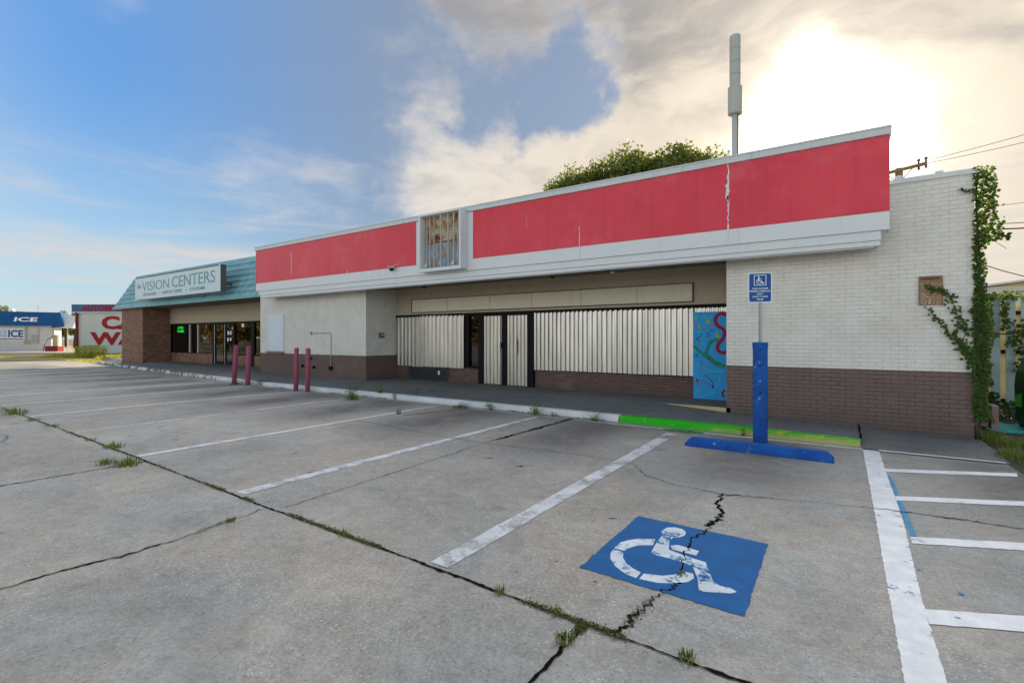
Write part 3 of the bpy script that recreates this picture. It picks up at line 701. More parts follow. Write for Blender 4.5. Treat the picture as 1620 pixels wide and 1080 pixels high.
# accessible bay square and its stencil
sq = MB(); edge = []
cs = [(-1.47, 4.15), (-.46, 4.13), (-.45, 2.98), (-1.47, 3.0)]
for (a, b) in zip(cs, cs[1:] + cs[:1]):
    for k in range(28):
        t = k / 28; e = .008 * mn.noise(Vector((a[0] * 9 + t * 30, a[1] * 9, 2))); edge.append((a[0] + (b[0] - a[0]) * t + e + rnd.gauss(0, .003), a[1] + (b[1] - a[1]) * t + e + rnd.gauss(0, .003), .0040))
sq.poly(edge); struct(sq.build('accessible_bay_square', M_blue_paint))
sy = MB()
for P in ([(-1.195, 3.97), (-1.18, 4.03), (-1.13, 4.065), (-1.07, 4.06), (-1.03, 4.01), (-1.02, 3.94), (-1.045, 3.88), (-1.085, 3.845), (-1.09, 3.77), (-1.05, 3.61), (-.95, 3.58), (-.86, 3.56), (-.78, 3.55), (-.75, 3.47), (-.68, 3.3), (-.63, 3.26), (-.57, 3.27), (-.53, 3.24), (-.56, 3.2), (-.7, 3.13), (-.73, 3.14), (-.77, 3.28), (-.84, 3.44), (-.91, 3.46), (-1.05, 3.47), (-1.14, 3.47), (-1.16, 3.65), (-1.17, 3.85), (-1.2, 3.93)],
          [(-1.06, 3.69), (-1.02, 3.73), (-.86, 3.71), (-.86, 3.62), (-1.03, 3.63)],
          [(-1.39, 3.41), (-1.39, 3.53), (-1.36, 3.60), (-1.30, 3.68), (-1.19, 3.74), (-1.17, 3.62), (-1.26, 3.56), (-1.30, 3.48), (-1.31, 3.41)],
          [(-1.39, 3.385), (-1.31, 3.385), (-1.28, 3.30), (-1.23, 3.23), (-1.16, 3.18), (-1.10, 3.155), (-1.10, 3.065), (-1.18, 3.08), (-1.28, 3.15), (-1.35, 3.24), (-1.38, 3.32)],
          [(-1.08, 3.15), (-.97, 3.19), (-.89, 3.27), (-.86, 3.33), (-.81, 3.33), (-.79, 3.27), (-.81, 3.2), (-.88, 3.13), (-.97, 3.08), (-1.08, 3.065)]):
    sy.poly([(x, y, .0056) for x, y in P])
o = sy.build('accessible_symbol', M_symbol); struct(o)
q = o.modifiers.new('tri', 'TRIANGULATE')

# ------------------------------------------------------------------ the empty shop
store = root('shop_building', (-8, 10, 0), 'long empty shop with red and white fascia and boarded shopfront', 'building')
WR = box(-1.82, 1.65, 10.0, 24, -.02, 4.04, 'front_wall', M_brick, store, label=None) if False else None
MB().box(-1.82, 1.65, 10.0, 24, -.02, 4.02).build('brick_wall', M_brick, store)
cp_ = MB(); cp_.box(-1.9, 1.68, 9.965, 10.25, 4.02, 4.10); cp_.box(1.20, 1.30, 9.975, 10.22, 4.10, 4.135); cp_.box(.70, .80, 9.975, 10.22, 4.10, 4.15); cp_.build('wall_coping', M_white, store, bevel=.008)
MB().box(-18.15, -12.16, 10.0, 24, -.02, 3.25).build('brick_wall', M_brickL, store)
MB().box(-12.16, -8.62, 11.27, 11.5, .2, .68).build('low_wall', M_brick_low, store)
MB().box(-6.84, -1.83, 11.27, 11.5, .2, .70).build('low_wall', M_brick_low, store)
MB().box(-12.16, -1.82, 11.24, 11.6, 2.29, 3.25).build('upper_wall', M_tan, store)
fr = MB()
fr.box(-12.16, -1.82, 11.21, 11.4, 2.20, 2.287); fr.box(-12.16, -12.10, 11.26, 11.4, .68, 2.2); fr.box(-9.24, -9.10, 11.22, 11.4, .68, 2.2)
fr.box(-8.74, -8.52, 11.22, 11.4, .23, 2.2); fr.box(-9.10, -8.74, 11.22, 11.4, .66, .73); fr.box(-7.89, -7.70, 11.20, 11.4, .23, 2.2); fr.box(-7.03, -6.85, 11.20, 11.4, .23, 2.2)
fr.box(-12.1, -9.24, 11.24, 11.3, .655, .69); fr.box(-6.85, -1.83, 11.24, 11.3, .69, .72); fr.box(-8.52, -7.03, 11.22, 11.4, .228, .25)
fr.build('shopfront_frame', M_black, store, bevel=.004)
w = box(-9.10, -8.74, 11.30, 11.31, .73, 2.2, 'window', M_glass, store)
MB().box(-12.1, -1.85, 11.62, 11.66, .23, 2.29).build('backing_board', M_dark, store)
# ribbed metal sheets over the windows and doors
def ribbed(x0, x1, z0, z1, y, name, pitch=.127, dep=.04, sheet_w=.80, seed=3, jag=.02, label=None, duty=.5):
    rr = random.Random(seed); mb = MB(); x = x0; top = z1; bot = z0; so_ = 0; prev = None; nxt = x0 + sheet_w; k = 0
    seq = [(0, 0), (.13, 1), (.52, 1), (.65, 0), (1, 0)]
    while x < x1 - .004:
        for (f, d), (f2, d2) in zip(seq, seq[1:]):
            xa = min(x + f * pitch, x1); xb = min(x + f2 * pitch, x1)
            if xb - xa < 1e-4: continue
            ya = y - so_ - dep * d; yb = y - so_ - dep * d2
            mb.poly([(xa, ya, bot), (xb, yb, bot), (xb, yb, top), (xa, ya, top)])
        x += pitch * rr.uniform(.92, 1.08); k += 1
        if x > nxt:
            nxt += sheet_w; top = z1 + rr.uniform(-jag, jag); bot = z0 + rr.uniform(-jag, jag); so_ = rr.uniform(0, .010)
    # lay onto a closed sheet: solidify keeps it a real plate
    bmv = mb.build(name, M_corr, store, fix=False)
    bmv.modifiers.new('weld', 'WELD').merge_threshold = .0005
    s_ = bmv.modifiers.new('plate', 'SOLIDIFY'); s_.thickness = .003; s_.offset = 1
    if label: bmv['label'] = label
    return bmv
ribbed(-12.10, -9.25, .66, 2.22, 11.225, 'ribbed_sheet', .165, .036, .55, 3, label='cream ribbed metal sheet over the left window')
ribbed(-6.83, -2.72, .70, 2.215, 11.225, 'ribbed_sheet', .127, .042, .82, 4, .012, 'long ribbed metal sheet right of the doors')
ribbed(-2.70, -1.84, 1.9, 2.21, 11.225, 'ribbed_sheet', .085, .02, 2, 5, 0, 'strip of ribbed sheet above the mural')
ribbed(-8.50, -7.90, .25, 2.17, 11.215, 'door_sheet', .125, .036, 3, 6, .0); ribbed(-7.69, -7.04, .25, 2.17, 11.215, 'door_sheet', .125, .036, 3, 7, .0, 'slashed ribbed sheet over the right door')
dd = MB(); dd.extrude([(-7.37, 11.183, 1.05), (-7.34, 11.183, 1.2), (-7.345, 11.183, 1.45), (-7.385, 11.183, 1.55), (-7.36, 11.183, 1.3)], (0, .004, 0)); dd.build('tear', M_black, store)
ml = MB(); ml.box(-7.91, -7.87, 11.16, 11.2, 1.28, 1.42); ml.tube([(-7.90, 11.15, 1.15), (-7.90, 11.15, 1.45)], .008); ml.build('door_handle', M_black, store)
# cream sign board on the upper wall
sb = MB(); sb.box(-11.38, -2.74, 11.185, 11.238, 2.365, 2.755); sb.build('blank_signboard', M_tan_board, store, bevel=.006)
sf = MB()
for (a, b, c_, d_) in [(-11.40, -2.72, 2.755, 2.77), (-11.40, -2.72, 2.348, 2.363), (-11.40, -11.38, 2.348, 2.77), (-2.74, -2.72, 2.348, 2.77)]: sf.box(a, b, 11.17, 11.24, c_, d_)
for x in (-9.9, -8.3, -6.9, -5.45, -4.0): sf.box(x, x + .006, 11.180, 11.186, 2.365, 2.755)
sf.build('signboard_trim', M_bronze, store)
# blue mural board
mur = MB().box(-2.71, -1.83, 11.16, 11.185, .215, 2.115).build('mural_board', mottled('mural blue', (.020, .34, .74), .22, 2.2, .5, dirt=(.02, .17, .52), dirt_amt=.8), store)
def mxz(x, y): return (-2.70 + (x - 60) / 290 * .65, 2.125 - (y - 135) / 835 * 1.915)
def stroke(pts, w, m, name, y=11.157):
    mb = MB(); P = [Vector((*mxz(*p), 0)) for p in pts]
    S = []
    for k in range(len(P) - 1):
        p0, p1, p2, p3 = P[max(0, k - 1)], P[k], P[k + 1], P[min(len(P) - 1, k + 2)]
        for j in range(6):
            t = j / 6; S.append(.5 * ((2 * p1) + (p2 - p0) * t + (2 * p0 - 5 * p1 + 4 * p2 - p3) * t * t + (3 * p1 - p0 - 3 * p2 + p3) * t ** 3))
    S.append(P[-1]); L = []; Rr = []
    for k, p in enumerate(S):
        t = (S[min(k + 1, len(S) - 1)] - S[max(0, k - 1)]); t = t.normalized() if t.length else Vector((1, 0, 0)); n = Vector((-t.y, t.x, 0)) * w / 2 * rnd.uniform(.85, 1.15)
        L.append(p + n); Rr.append(p - n)
    for k in range(len(S) - 1):
        q = [L[k], L[k + 1], Rr[k + 1], Rr[k]]; mb.extrude([(max(-2.705, min(-1.835, a.x)), y, a.y) for a in q], (0, .003, 0))
    return mb.build(name, m, mur)
MC = mottled('crimson spray', (.26, .012, .05), .2, 8, .6); MG = mottled('green spray', (.02, .22, .16), .3, 8, .6); ML_ = mottled('lime spray', (.20, .50, .05), .3, 9, .6)
MD = mottled('indigo spray', (.02, .02, .12), .3, 9, .6); MP = mottled('pink spray', (.40, .06, .20), .3, 9, .6); MLB = mottled('sky spray', (.07, .50, .70), .2, 9, .6)
stroke([(355, 180), (330, 158), (290, 165), (265, 195), (262, 240), (290, 280), (325, 300), (342, 345), (325, 395), (290, 435), (278, 480), (300, 515), (345, 522), (380, 500)], .075, MC, 'painted_swirl')
stroke([(65, 460), (100, 500), (145, 535), (180, 515), (200, 450), (235, 412), (285, 400)], .065, MG, 'painted_swirl'); stroke([(150, 535), (210, 580), (270, 625), (345, 650)], .10, MG, 'painted_swirl', 11.1565)
stroke([(180, 240), (195, 225), (215, 222)], .07, ML_, 'painted_swirl'); stroke([(262, 372), (278, 362), (290, 352)], .09, ML_, 'painted_swirl', 11.154); stroke([(105, 255), (110, 290), (130, 300)], .04, ML_, 'painted_swirl')
stroke([(90, 175), (75, 200), (90, 215)], .03, ML_, 'painted_swirl')
stroke([(70, 225), (85, 250), (72, 270), (95, 290)], .016, MP, 'painted_swirl'); stroke([(90, 370), (100, 400), (125, 435)], .018, MC, 'painted_swirl'); stroke([(80, 410), (105, 385), (135, 350)], .014, MD, 'painted_swirl')
stroke([(130, 300), (170, 300), (225, 262), (235, 280)], .014, MP, 'painted_swirl'); stroke([(175, 350), (195, 340), (200, 370), (180, 375)], .014, MD, 'painted_swirl'); stroke([(215, 310), (235, 325), (250, 300)], .013, MD, 'painted_swirl')
stroke([(75, 545), (90, 538), (98, 552), (85, 565), (73, 555)], .018, MD, 'painted_swirl')
stroke([(200, 605), (150, 640), (135, 670), (165, 720), (160, 740)], .010, MP, 'painted_swirl'); stroke([(160, 735), (200, 760), (235, 810), (240, 845)], .012, MD, 'painted_swirl')
stroke([(70, 790), (120, 790), (180, 810), (235, 845)], .014, MC, 'painted_swirl'); stroke([(85, 775), (95, 820), (100, 875)], .022, MP, 'painted_swirl'); stroke([(70, 810), (110, 800), (75, 770)], .014, MP, 'painted_swirl')
stroke([(345, 870), (325, 890), (325, 920), (345, 930)], .045, MC, 'painted_swirl'); stroke([(228, 840), (245, 848)], .04, MD, 'painted_swirl', 11.155)
for s_ in ([(130, 190), (150, 170), (165, 190), (150, 215)], [(180, 170), (182, 210), (200, 190), (200, 215)], [(215, 170), (220, 205), (235, 170)], [(70, 300), (90, 330), (130, 320)], [(110, 640), (190, 690), (290, 700), (345, 690)], [(150, 930), (230, 900), (290, 800), (300, 740)]): stroke(s_, .016, MLB, 'painted_swirl')
# fascia
MB().box(-17.26, -9.36, 9.345, 9.42, 3.475, 4.625).build('red_panel', M_red, store)['label'] = 'shorter faded red panel left of the rusted sign'
MB().box(-7.44, .60, 9.345, 9.42, 3.475, 4.625).build('red_panel', M_red, store)['label'] = 'longer red panel with a split white seam'
wb = MB(); wb.box(-17.26, .60, 9.35, 9.62, 3.20, 3.474); wb.box(-9.358, -7.442, 9.35, 9.62, 3.476, 4.625); wb.box(-17.26, .60, 9.43, 9.9, 3.474, 4.60)
wb.build('white_band', M_white, store)
tr = MB(); tr.box(-17.15, .50, 9.385, 9.60, 3.052, 3.198); tr.box(-17.10, .49, 9.41, 9.60, 2.972, 3.05); tr.box(-17.0, .42, 9.44, 9.56, 2.955, 2.97)
tr.build('lower_trim', M_white, store, bevel=.006)
co = MB(); co.box(-17.29, .625, 9.315, 9.62, 4.632, 4.755); co.box(-17.29, .625, 9.30, 9.33, 4.735, 4.765)
co.build('coping', M_coping, store, bevel=.006)
pk = MB()
def peel(x, z0, z1, w, seed):
    rr = random.Random(seed); z = z0; c = x; L = []; Rr = []
    while z < z1:
        c = x + rr.gauss(0, w * .6); ww = w * rr.uniform(.2, 1.6); L.append((c - ww, 9.341, z)); Rr.append((c + ww * .6, 9.341, z)); z += rr.uniform(.03, .1)
    pk = MB()
    for a, b, c_, d_ in zip(L, L[1:], Rr[1:], Rr): pk.extrude([a, b, c_, d_], (0, .006, 0))
    pk.build('peeled_seam', M_white, store)
peel(-1.67, 3.2, 4.62, .012, 2); peel(-4.58, 3.2, 3.95, .006, 3); peel(-15.08, 3.62, 4.4, .012, 4); peel(-12.2, 3.45, 3.62, .008, 5); peel(-1.69, 3.9, 4.3, .022, 8); peel(-5.9, 4.0, 4.35, .002, 12)

pr_ = MB()
pr_.extrude([(-1.72, 9.338, 4.02), (-1.66, 9.338, 4.10), (-1.655, 9.338, 4.42), (-1.70, 9.338, 4.25)], (0, .004, 0)); pr_.build('peeled_flap', M_white, store)
so2 = MB(); so2.hexa([(-17.2, 9.42, 2.99), (.47, 9.42, 2.99), (.47, 10.0, 3.02), (-17.2, 10.0, 3.02), (-17.2, 9.42, 3.2), (.47, 9.42, 3.2), (.47, 10.0, 3.2), (-17.2, 10.0, 3.2)])
so2.hexa([(-12.16, 10.0, 3.021), (-1.82, 10.0, 3.021), (-1.82, 11.24, 3.13), (-12.16, 11.24, 3.13), (-12.16, 10.0, 3.2), (-1.82, 10.0, 3.2), (-1.82, 11.24, 3.2), (-12.16, 11.24, 3.2)])
so2.build('soffit', M_soffit, store)
for k in range(9):
    x = -12.1 + k * 1.28; bt = MB(); bt.hexa([(x, 9.6, 2.992), (x + .05, 9.6, 2.992), (x + .05, 11.23, 3.115), (x, 11.23, 3.115), (x, 9.6, 3.03), (x + .05, 9.6, 3.03), (x + .05, 11.23, 3.15), (x, 11.23, 3.15)]); bt.build('soffit_batten', M_soffit, store)
for x in (-9.9, -5.7, -4.2): MB().lathe((x, 10.2, 2.99), [(.05, .02), (.05, .0), (.03, -.02)], 12).build('soffit_light', M_black if x != -4.2 else M_white, store)
MB().box(-17.2, .3, 9.9, 24, 3.3, 3.9).build('roof', M_dark, store)
# closed-up window of the left bay
wf = MB()
for b_ in ((-17.63, -17.57, 1.03, 2.40), (-16.64, -16.58, 1.03, 2.40), (-17.57, -16.64, 2.35, 2.40)): wf.box(b_[0], b_[1], 9.965, 10.02, b_[2], b_[3])
win = wf.build('window', M_white, store, bevel=.004)
box(-17.57, -16.64, 9.975, 9.995, 1.08, 2.35, 'pane', M_winwhite, win); box(-17.66, -16.56, 9.93, 10.0, 1.0, 1.06, 'sill', M_box, win)
of = MB()
for b_ in ((-16.50, -15.34, 2.425, 2.436), (-15.35, -15.338, 1.05, 2.425)): of.box(b_[0], b_[1], 9.996, 10.01, b_[2], b_[3])
of.build('patched_opening', M_brickL, store)

# ------------------------------------------------------------------ things fixed to the shop
sg = root('sign_frame', (-8.32, 9.2, 3.22), 'rusted empty square sign box between the two red panels', 'sign box')
f_ = MB()
for b_ in ((-9.02, -8.965, 3.24, 4.70), (-7.675, -7.62, 3.24, 4.70), (-8.965, -7.675, 3.24, 3.31), (-8.965, -7.675, 4.645, 4.70)): f_.box(b_[0], b_[1], 9.09, 9.344, b_[2], b_[3])
f_.box(-9.04, -7.60, 9.075, 9.10, 3.222, 3.27); f_.build('frame', M_white, sg, bevel=.006)
bk = MB(); n = 24
for i in range(n):
    for j in range(n):
        pt = lambda a, b: (-8.96 + 1.28 * a / n, 9.31 - .035 * abs(mn.noise(Vector((a * .35, b * .3, 1)))) - .02 * max(0, mn.noise(Vector((a * .8, b * .7, 5)))), 3.31 + 1.335 * b / n)
        bk.poly([pt(i, j), pt(i + 1, j), pt(i + 1, j + 1), pt(i, j + 1)])
bk.build('back_sheet', M_rust, sg, fix=False)
for k, x in enumerate((-8.80, -8.71, -8.56, -8.33, -8.08, -7.90, -7.76)):
    w_ = .017 if k % 2 else .011
    MB().hexa([(x, 9.15, 3.315), (x + w_, 9.15, 3.315), (x + w_, 9.19, 3.315), (x, 9.19, 3.315), (x + rnd.uniform(-.01, .01), 9.15, 4.64), (x + w_, 9.15, 4.64), (x + w_, 9.19, 4.64), (x, 9.19, 4.64)]).build('tube_rail', M_frame_cream, sg)
br = MB(); br.extrude([(-8.05, 9.2, 3.36), (-7.90, 9.2, 3.52), (-7.89, 9.2, 3.47), (-7.97, 9.2, 3.36)], (0, .01, 0)); br.build('torn_strip', M_vface, sg); br = MB(); br.extrude([(-8.96, 9.2, 3.33), (-8.85, 9.2, 3.48), (-8.80, 9.2, 3.42)], (0, .01, 0)); br.build('torn_strip', M_vface, sg)

c_ = root('security_camera', (-10.2, 9.35, 3.44), 'small dome security camera below the left red panel', 'security camera')
MB().lathe((-10.2, 9.25, 3.46), [(.095, .03), (.10, .01), (.09, -.015), (.02, .04)], 16).build('housing', M_camwhite, c_, smooth=True)
MB().lathe((-10.2, 9.25, 3.42), [(.01, -.05), (.045, -.035), (.062, -.01), (.07, .03)], 16).build('dome', M_lens, c_, smooth=True)
MB().tube([(-10.2, 9.25, 3.48), (-10.1, 9.30, 3.53), (-10.02, 9.345, 3.56)], .012).build('bracket', M_camwhite, c_)

c2 = root('conduit_pipe', (-14.4, 9.98, .5), 'thin grey conduit bent down the white brick of the left bay', 'conduit')
MB().tube([(-14.93, 9.975, 1.71), (-13.90, 9.975, 1.71), (-13.865, 9.975, 1.69), (-13.86, 9.975, 1.66), (-13.86, 9.975, .60)], .011, 8).build('pipe', M_galv, c2)
box(-14.99, -14.92, 9.95, 9.998, 1.67, 1.76, 'junction_box', M_galv, c2); box(-13.92, -13.79, 9.93, 9.998, .50, .63, 'outlet_box', M_black, c2)
m_ = root('meter_box', (-12.13, 10.58, 1.55), 'small dark metal meter box on the side of the left bay', 'meter box')
box(-12.159, -12.07, 10.50, 10.66, 1.56, 1.72, 'case', M_bronze, m_, bevel=.008); box(-12.07, -12.06, 10.52, 10.64, 1.60, 1.70, 'cover', M_galv, m_)
for (x, z, lb) in ((-14.95, .87, 'dark tap stub high on the brown brick by the bollards'), (-15.41, .60, 'dark tap stub low on the brown brick, nearer the bollards'), (-14.77, .58, 'dark tap stub between bollards and outlet box')):
    t_ = MB(); t_.tube([(x, 10.0, z), (x, 9.93, z), (x + .06, 9.90, z - .01)], .022, 8); t_.lathe((x, 9.96, z - .06), [(.02, 0), (.045, .03), (.045, .07), (.02, .10)], 10)
    tag(t_.build('wall_tap', M_black), lb, 'tap')
tag(MB().box(-10.32, -10.26, 11.235, 11.268, .42, .54).build('socket_cover', M_sign_white, bevel=.008), 'small white socket cover on the dark brick under the left window', 'socket')

# weathered notice on the right wall
nb = root('parking_notice', (1.15, 9.98, 2.07), 'rusty brown parking notice on the white wall behind the vine', 'sign')
nbp = MB().box(1.005, 1.29, 9.962, 9.998, 2.065, 2.515).build('board', mottled('peeling notice', (.25, .15, .085), .35, 6, .8, dirt=(.45, .36, .24), dirt_amt=.9), nb, bevel=.004)
tm = MB(); add_text(tm, 'Parking for', 1.025, 9.958, 2.455, height=.034, width=.24, bold=.02); tm.build('lettering', mat('faded black letters', (.05, .035, .03), .7), nbp)
ln = MB(); r = random.Random(3)
for k, z in enumerate((2.40, 2.375, 2.345, 2.32, 2.29, 2.26, 2.225, 2.19, 2.155, 2.12)):
    x = 1.02
    while x < 1.26:
        w_ = r.uniform(.02, .09); ln.box(x, min(1.275, x + w_), 9.958, 9.963, z, z + (.006 if k < 6 else .009)); x += w_ + r.uniform(.004, .03)
for x in (1.03, 1.07, 1.115, 1.175, 1.215, 1.25): ln.box(x, x + r.uniform(.01, .025), 9.958, 9.963, 2.08, 2.105)
ln.extrude([(1.03, 9.956, 2.25), (1.12, 9.956, 2.17), (1.13, 9.956, 2.18), (1.04, 9.956, 2.255)], (0, .003, 0)); ln.extrude([(1.12, 9.956, 2.08), (1.135, 9.956, 2.19), (1.15, 9.956, 2.085)], (0, .003, 0))
ln.build('faded_print', mat('pale notice print', (.50, .42, .30), .7), nbp)

# ------------------------------------------------------------------ bollards
def bollard(x, y, h, rad, lean, label, first=False):
    t = root('bollard', (x, y, 0), label, 'bollard', 'mauve bollards in front of the kerb')
    MB().tube([(x, y, -.05), (x + lean * .5, y, h * .5), (x + lean, y, h - .02), (x + lean, y, h)], [rad, rad, rad, rad * .93], 18).build('post', M_bollard, t, smooth=True)
    MB().lathe((x + lean, y, h - .001), [(rad * .93, 0), (rad * .8, .015), (rad * .3, .022)], 18).build('cap', M_bollard, t, smooth=True)
    return t
bollard(-17.02, 8.47, 1.29, .075, .16, 'leftmost mauve bollard, leaning to the right'); bollard(-16.2, 8.5, 1.27, .076, .08, 'thicker mauve bollard right beside the leaning leftmost one')
bollard(-13.32, 8.40, 1.24, .066, .03, 'mauve bollard, left one of the upright pair before the white bay'); bollard(-12.78, 8.42, 1.24, .066, .03, 'rightmost mauve bollard, nearest the conduit')

# ------------------------------------------------------------------ accessible parking sign, post sleeve, wheel stop
px, py = -1.01, 8.13
ps = root('parking_sign_post', (px, py, 0), 'blue and white accessible parking sign on a steel post in a blue sleeve', 'parking sign')
sv = MB()
prof = [(-.094, -.06), (-.094, .06), (-.075, .08), (.075, .08), (.094, .06), (.094, -.06), (.07, -.085), (-.07, -.085)]
def sleeve_ring(z, k=1.): return [(px + a * k, py + b * k, z) for a, b in prof]
zs = [(0, 1), (.7, 1.), (1.36, 1.), (1.43, 1.05), (1.475, 1.09), (1.487, 1.06)]
base = len(sv.v)
for z, k in zs: sv.v += sleeve_ring(z, k)
for a in range(len(zs) - 1):
    for j in range(8): sv.f.append((a * 8 + j, a * 8 + (j + 1) % 8, (a + 1) * 8 + (j + 1) % 8, (a + 1) * 8 + j))
sv.f.append(tuple((len(zs) - 1) * 8 + j for j in range(8)))
sv.build('sleeve', M_stop, ps, bevel=.008)
for z in (1.38, .74, .27):
    MB().tube([(px + .012, py - .092, z), (px + .012, py - .07, z)], .011, 8).build('bolt', M_black, ps)
up = MB(); up.box(px - .027, px - .012, py - .02, py + .015, 1.45, 2.10); up.box(px + .012, px + .027, py - .02, py + .015, 1.45, 2.10); up.box(px - .012, px + .012, py + .008, py + .015, 1.45, 2.10)
up.build('pole', M_galv, ps)
# plate faces the bay, turned a little to the camera's left
ang = R(16)
def rp(lx, ly, lz): return (px + lx * math.cos(ang) - ly * math.sin(ang), py - .03 + lx * math.sin(ang) + ly * math.cos(ang), lz)
def rounded(w, h, rr, cx=0., cz=0., n=6):
    out = []
    for (sx, sz, a0) in ((1, 1, 0), (-1, 1, 90), (-1, -1, 180), (1, -1, 270)):
        for k in range(n + 1):
            a = R(a0 + 90 * k / n); out.append((cx + sx * (w / 2 - rr) + rr * math.cos(a), cz + sz * (h / 2 - rr) + rr * math.sin(a)))
    return out
def plate(w, h, rr, y0, th, cz, name, m, par):
    mb = MB(); o0 = rp(0, y0, 0); e = Vector(rp(0, y0 + th, 0)) - Vector(o0)
    mb.extrude([rp(x, y0, z) for x, z in rounded(w, h, rr, 0, cz)], e); return mb.build(name, m, par)
zc = 2.298
pl = plate(.318, .446, .035, 0, .004, zc, 'plate', M_sign_white, ps)
plate(.294, .420, .028, -.0015, .001, zc, 'blue_field', M_sign_blue, pl)
lt = MB(); 
def addrot(fnlist):
    pass
tb = MB()
for txt, z, hgt, wd in (('VAN ACCESS', 2.272, .026, .215), ('PERMIT PARKING', 2.232, .026, .275), ('ONLY', 2.192, .026, .09), ('$100 TO $500', 2.150, .026, .20), ('FINE', 2.110, .026, .085)):
    add_text(tb, txt, 0, 0, z, height=hgt, width=wd, bold=.015, center=True)
# square outline and wheelchair figure
for (a, b, c0, d0) in ((-.082, .082, 2.478, 2.486), (-.082, .082, 2.330, 2.338), (-.082, -.074, 2.338, 2.478), (.074, .082, 2.338, 2.478)): tb.box(a, b, -.004, .002, c0, d0)
def ring2(cx, cz, r0, r1, a0, a1, n=18):
    for k in range(n):
        t0 = R(a0 + (a1 - a0) * k / n); t1 = R(a0 + (a1 - a0) * (k + 1) / n)
        tb.extrude([(cx + r1 * math.cos(t0), -.004, cz + r1 * math.sin(t0)), (cx + r1 * math.cos(t1), -.004, cz + r1 * math.sin(t1)), (cx + r0 * math.cos(t1), -.004, cz + r0 * math.sin(t1)), (cx + r0 * math.cos(t0), -.004, cz + r0 * math.sin(t0))], (0, .004, 0))
ring2(-.012, 2.388, .029, .038, 110, 350); ring2(-.018, 2.462, 0.0, .010, 0, 360)
for P in ([(-.026, 2.452), (-.012, 2.452), (-.008, 2.400), (.022, 2.400), (.040, 2.368), (.058, 2.374), (.055, 2.362), (.034, 2.352), (.014, 2.388), (-.022, 2.388)], [(-.010, 2.430), (.018, 2.430), (.018, 2.421), (-.010, 2.421)]): tb.extrude([(x, -.004, z) for x, z in P], (0, .004, 0))
tb.v = [rp(v[0], v[1] - .0022, v[2]) for v in tb.v]
tb.build('lettering', M_sign_white, pl, fix=False)
# wheel stop
wsx0, wsx1, wy = -1.88, -.08, 7.33
wsm = MB(); ring = []
for k, x in enumerate(fx(wsx0, wsx1, 24)):
    t = min(k, 24 - k); kk = {0: .72, 1: .92}.get(t, 1.); h = .125 * (.80 if t == 0 else (.96 if t == 1 else 1.)); w_ = .095
    e = .004 * mn.noise(Vector((x * 5, 1, 1))); i = len(wsm.v)
    yy = wy; ex = (.05 if k == 0 else -.05) if t == 0 else 0
    wsm.v += [(x, yy - w_, 0), (x, yy - w_ + .004, .045), (x + ex, yy - .055 * kk + e, h), (x + ex, yy + .055 * kk, h + e), (x, yy + w_ - .004, .045), (x, yy + w_, 0)]
    ring.append(i)
for a, b in zip(ring, ring[1:]):
    for k in range(5): wsm.f.append((a + k, a + k + 1, b + k + 1, b + k))
for a in (ring[0], ring[-1]): wsm.f.append(tuple(a + k for k in range(6)))
tag(wsm.build('wheel_stop', M_stop, bevel=.006), 'chipped blue concrete wheel stop below the parking sign', 'wheel stop')

# ------------------------------------------------------------------ vision shop
vs_ = root('vision_shop', (-26, 11, 0), 'brick eyewear shop with a weathered teal mansard roof', 'building')
MB().box(-33.3, -30.45, 10.5, 11.95, .0, 3.2).build('brick_pier', M_rbrick, vs_)
MB().box(-33.3, -18.2, 12.3, 22, 0, 4.6).build('rear_wall', M_rbrick, vs_) if False else None
MB().box(-33.3, -33.0, 11.95, 22, 0, 4.6).build('side_wall', M_rbrick, vs_)
MB().box(-30.45, -25.72, 11.8, 11.98, .2, .76).build('low_wall', M_rbrick, vs_); MB().box(-23.66, -18.15, 11.8, 11.98, .2, .74).build('low_wall', M_rbrick, vs_)
MB().box(-30.45, -18.15, 11.77, 12.0, 2.32, 3.25).build('tan_panel', M_tan, vs_)
vf = MB(); vf.box(-30.45, -18.15, 11.79, 11.9, 2.25, 2.318); vf.box(-30.45, -25.7, 11.79, 11.9, .76, .80); vf.box(-23.6, -18.15, 11.79, 11.9, .74, .80)
for x, w_ in ((-30.45, .06), (-25.78, .20), (-23.78, .14), (-22.2, .28), (-19.5, .1)): vf.box(x, x + w_, 11.79, 11.9, .25, 2.25)
vf.build('shopfront_frame', M_black, vs_, bevel=.004)
for x in (-28.26, -27.35): box(x, x + .07, 11.785, 11.86, .8, 2.25, 'window_mullion', M_frame_cream, vs_)
for (a, b, c0) in ((-30.39, -28.26, .8), (-28.19, -27.35, .8), (-27.28, -25.78, .8), (-23.64, -22.2, .8), (-21.92, -19.5, .8)): box(a, b, 11.84, 11.85, c0, 2.25, 'window', M_glass, vs_)
for a, b in ((-25.58, -24.66), (-24.58, -23.78)):
    d_ = MB(); 
    for q in ((a, a + .07, .27, 2.25), (b - .05, b, .27, 2.25), (a + .07, b - .05, .27, .42), (a + .07, b - .05, 2.17, 2.25)): d_.box(q[0], q[1], 11.80, 11.86, q[2], q[3])
    dr_ = d_.build('door', M_black, vs_, bevel=.004); box(a + .07, b - .05, 11.83, 11.838, .42, 2.17, 'pane', M_glass, dr_)
    MB().tube([(a + .04, 11.79, .3), (a + .04, 11.79, 2.2)], .018).build('edge_strip', M_galv, dr_)
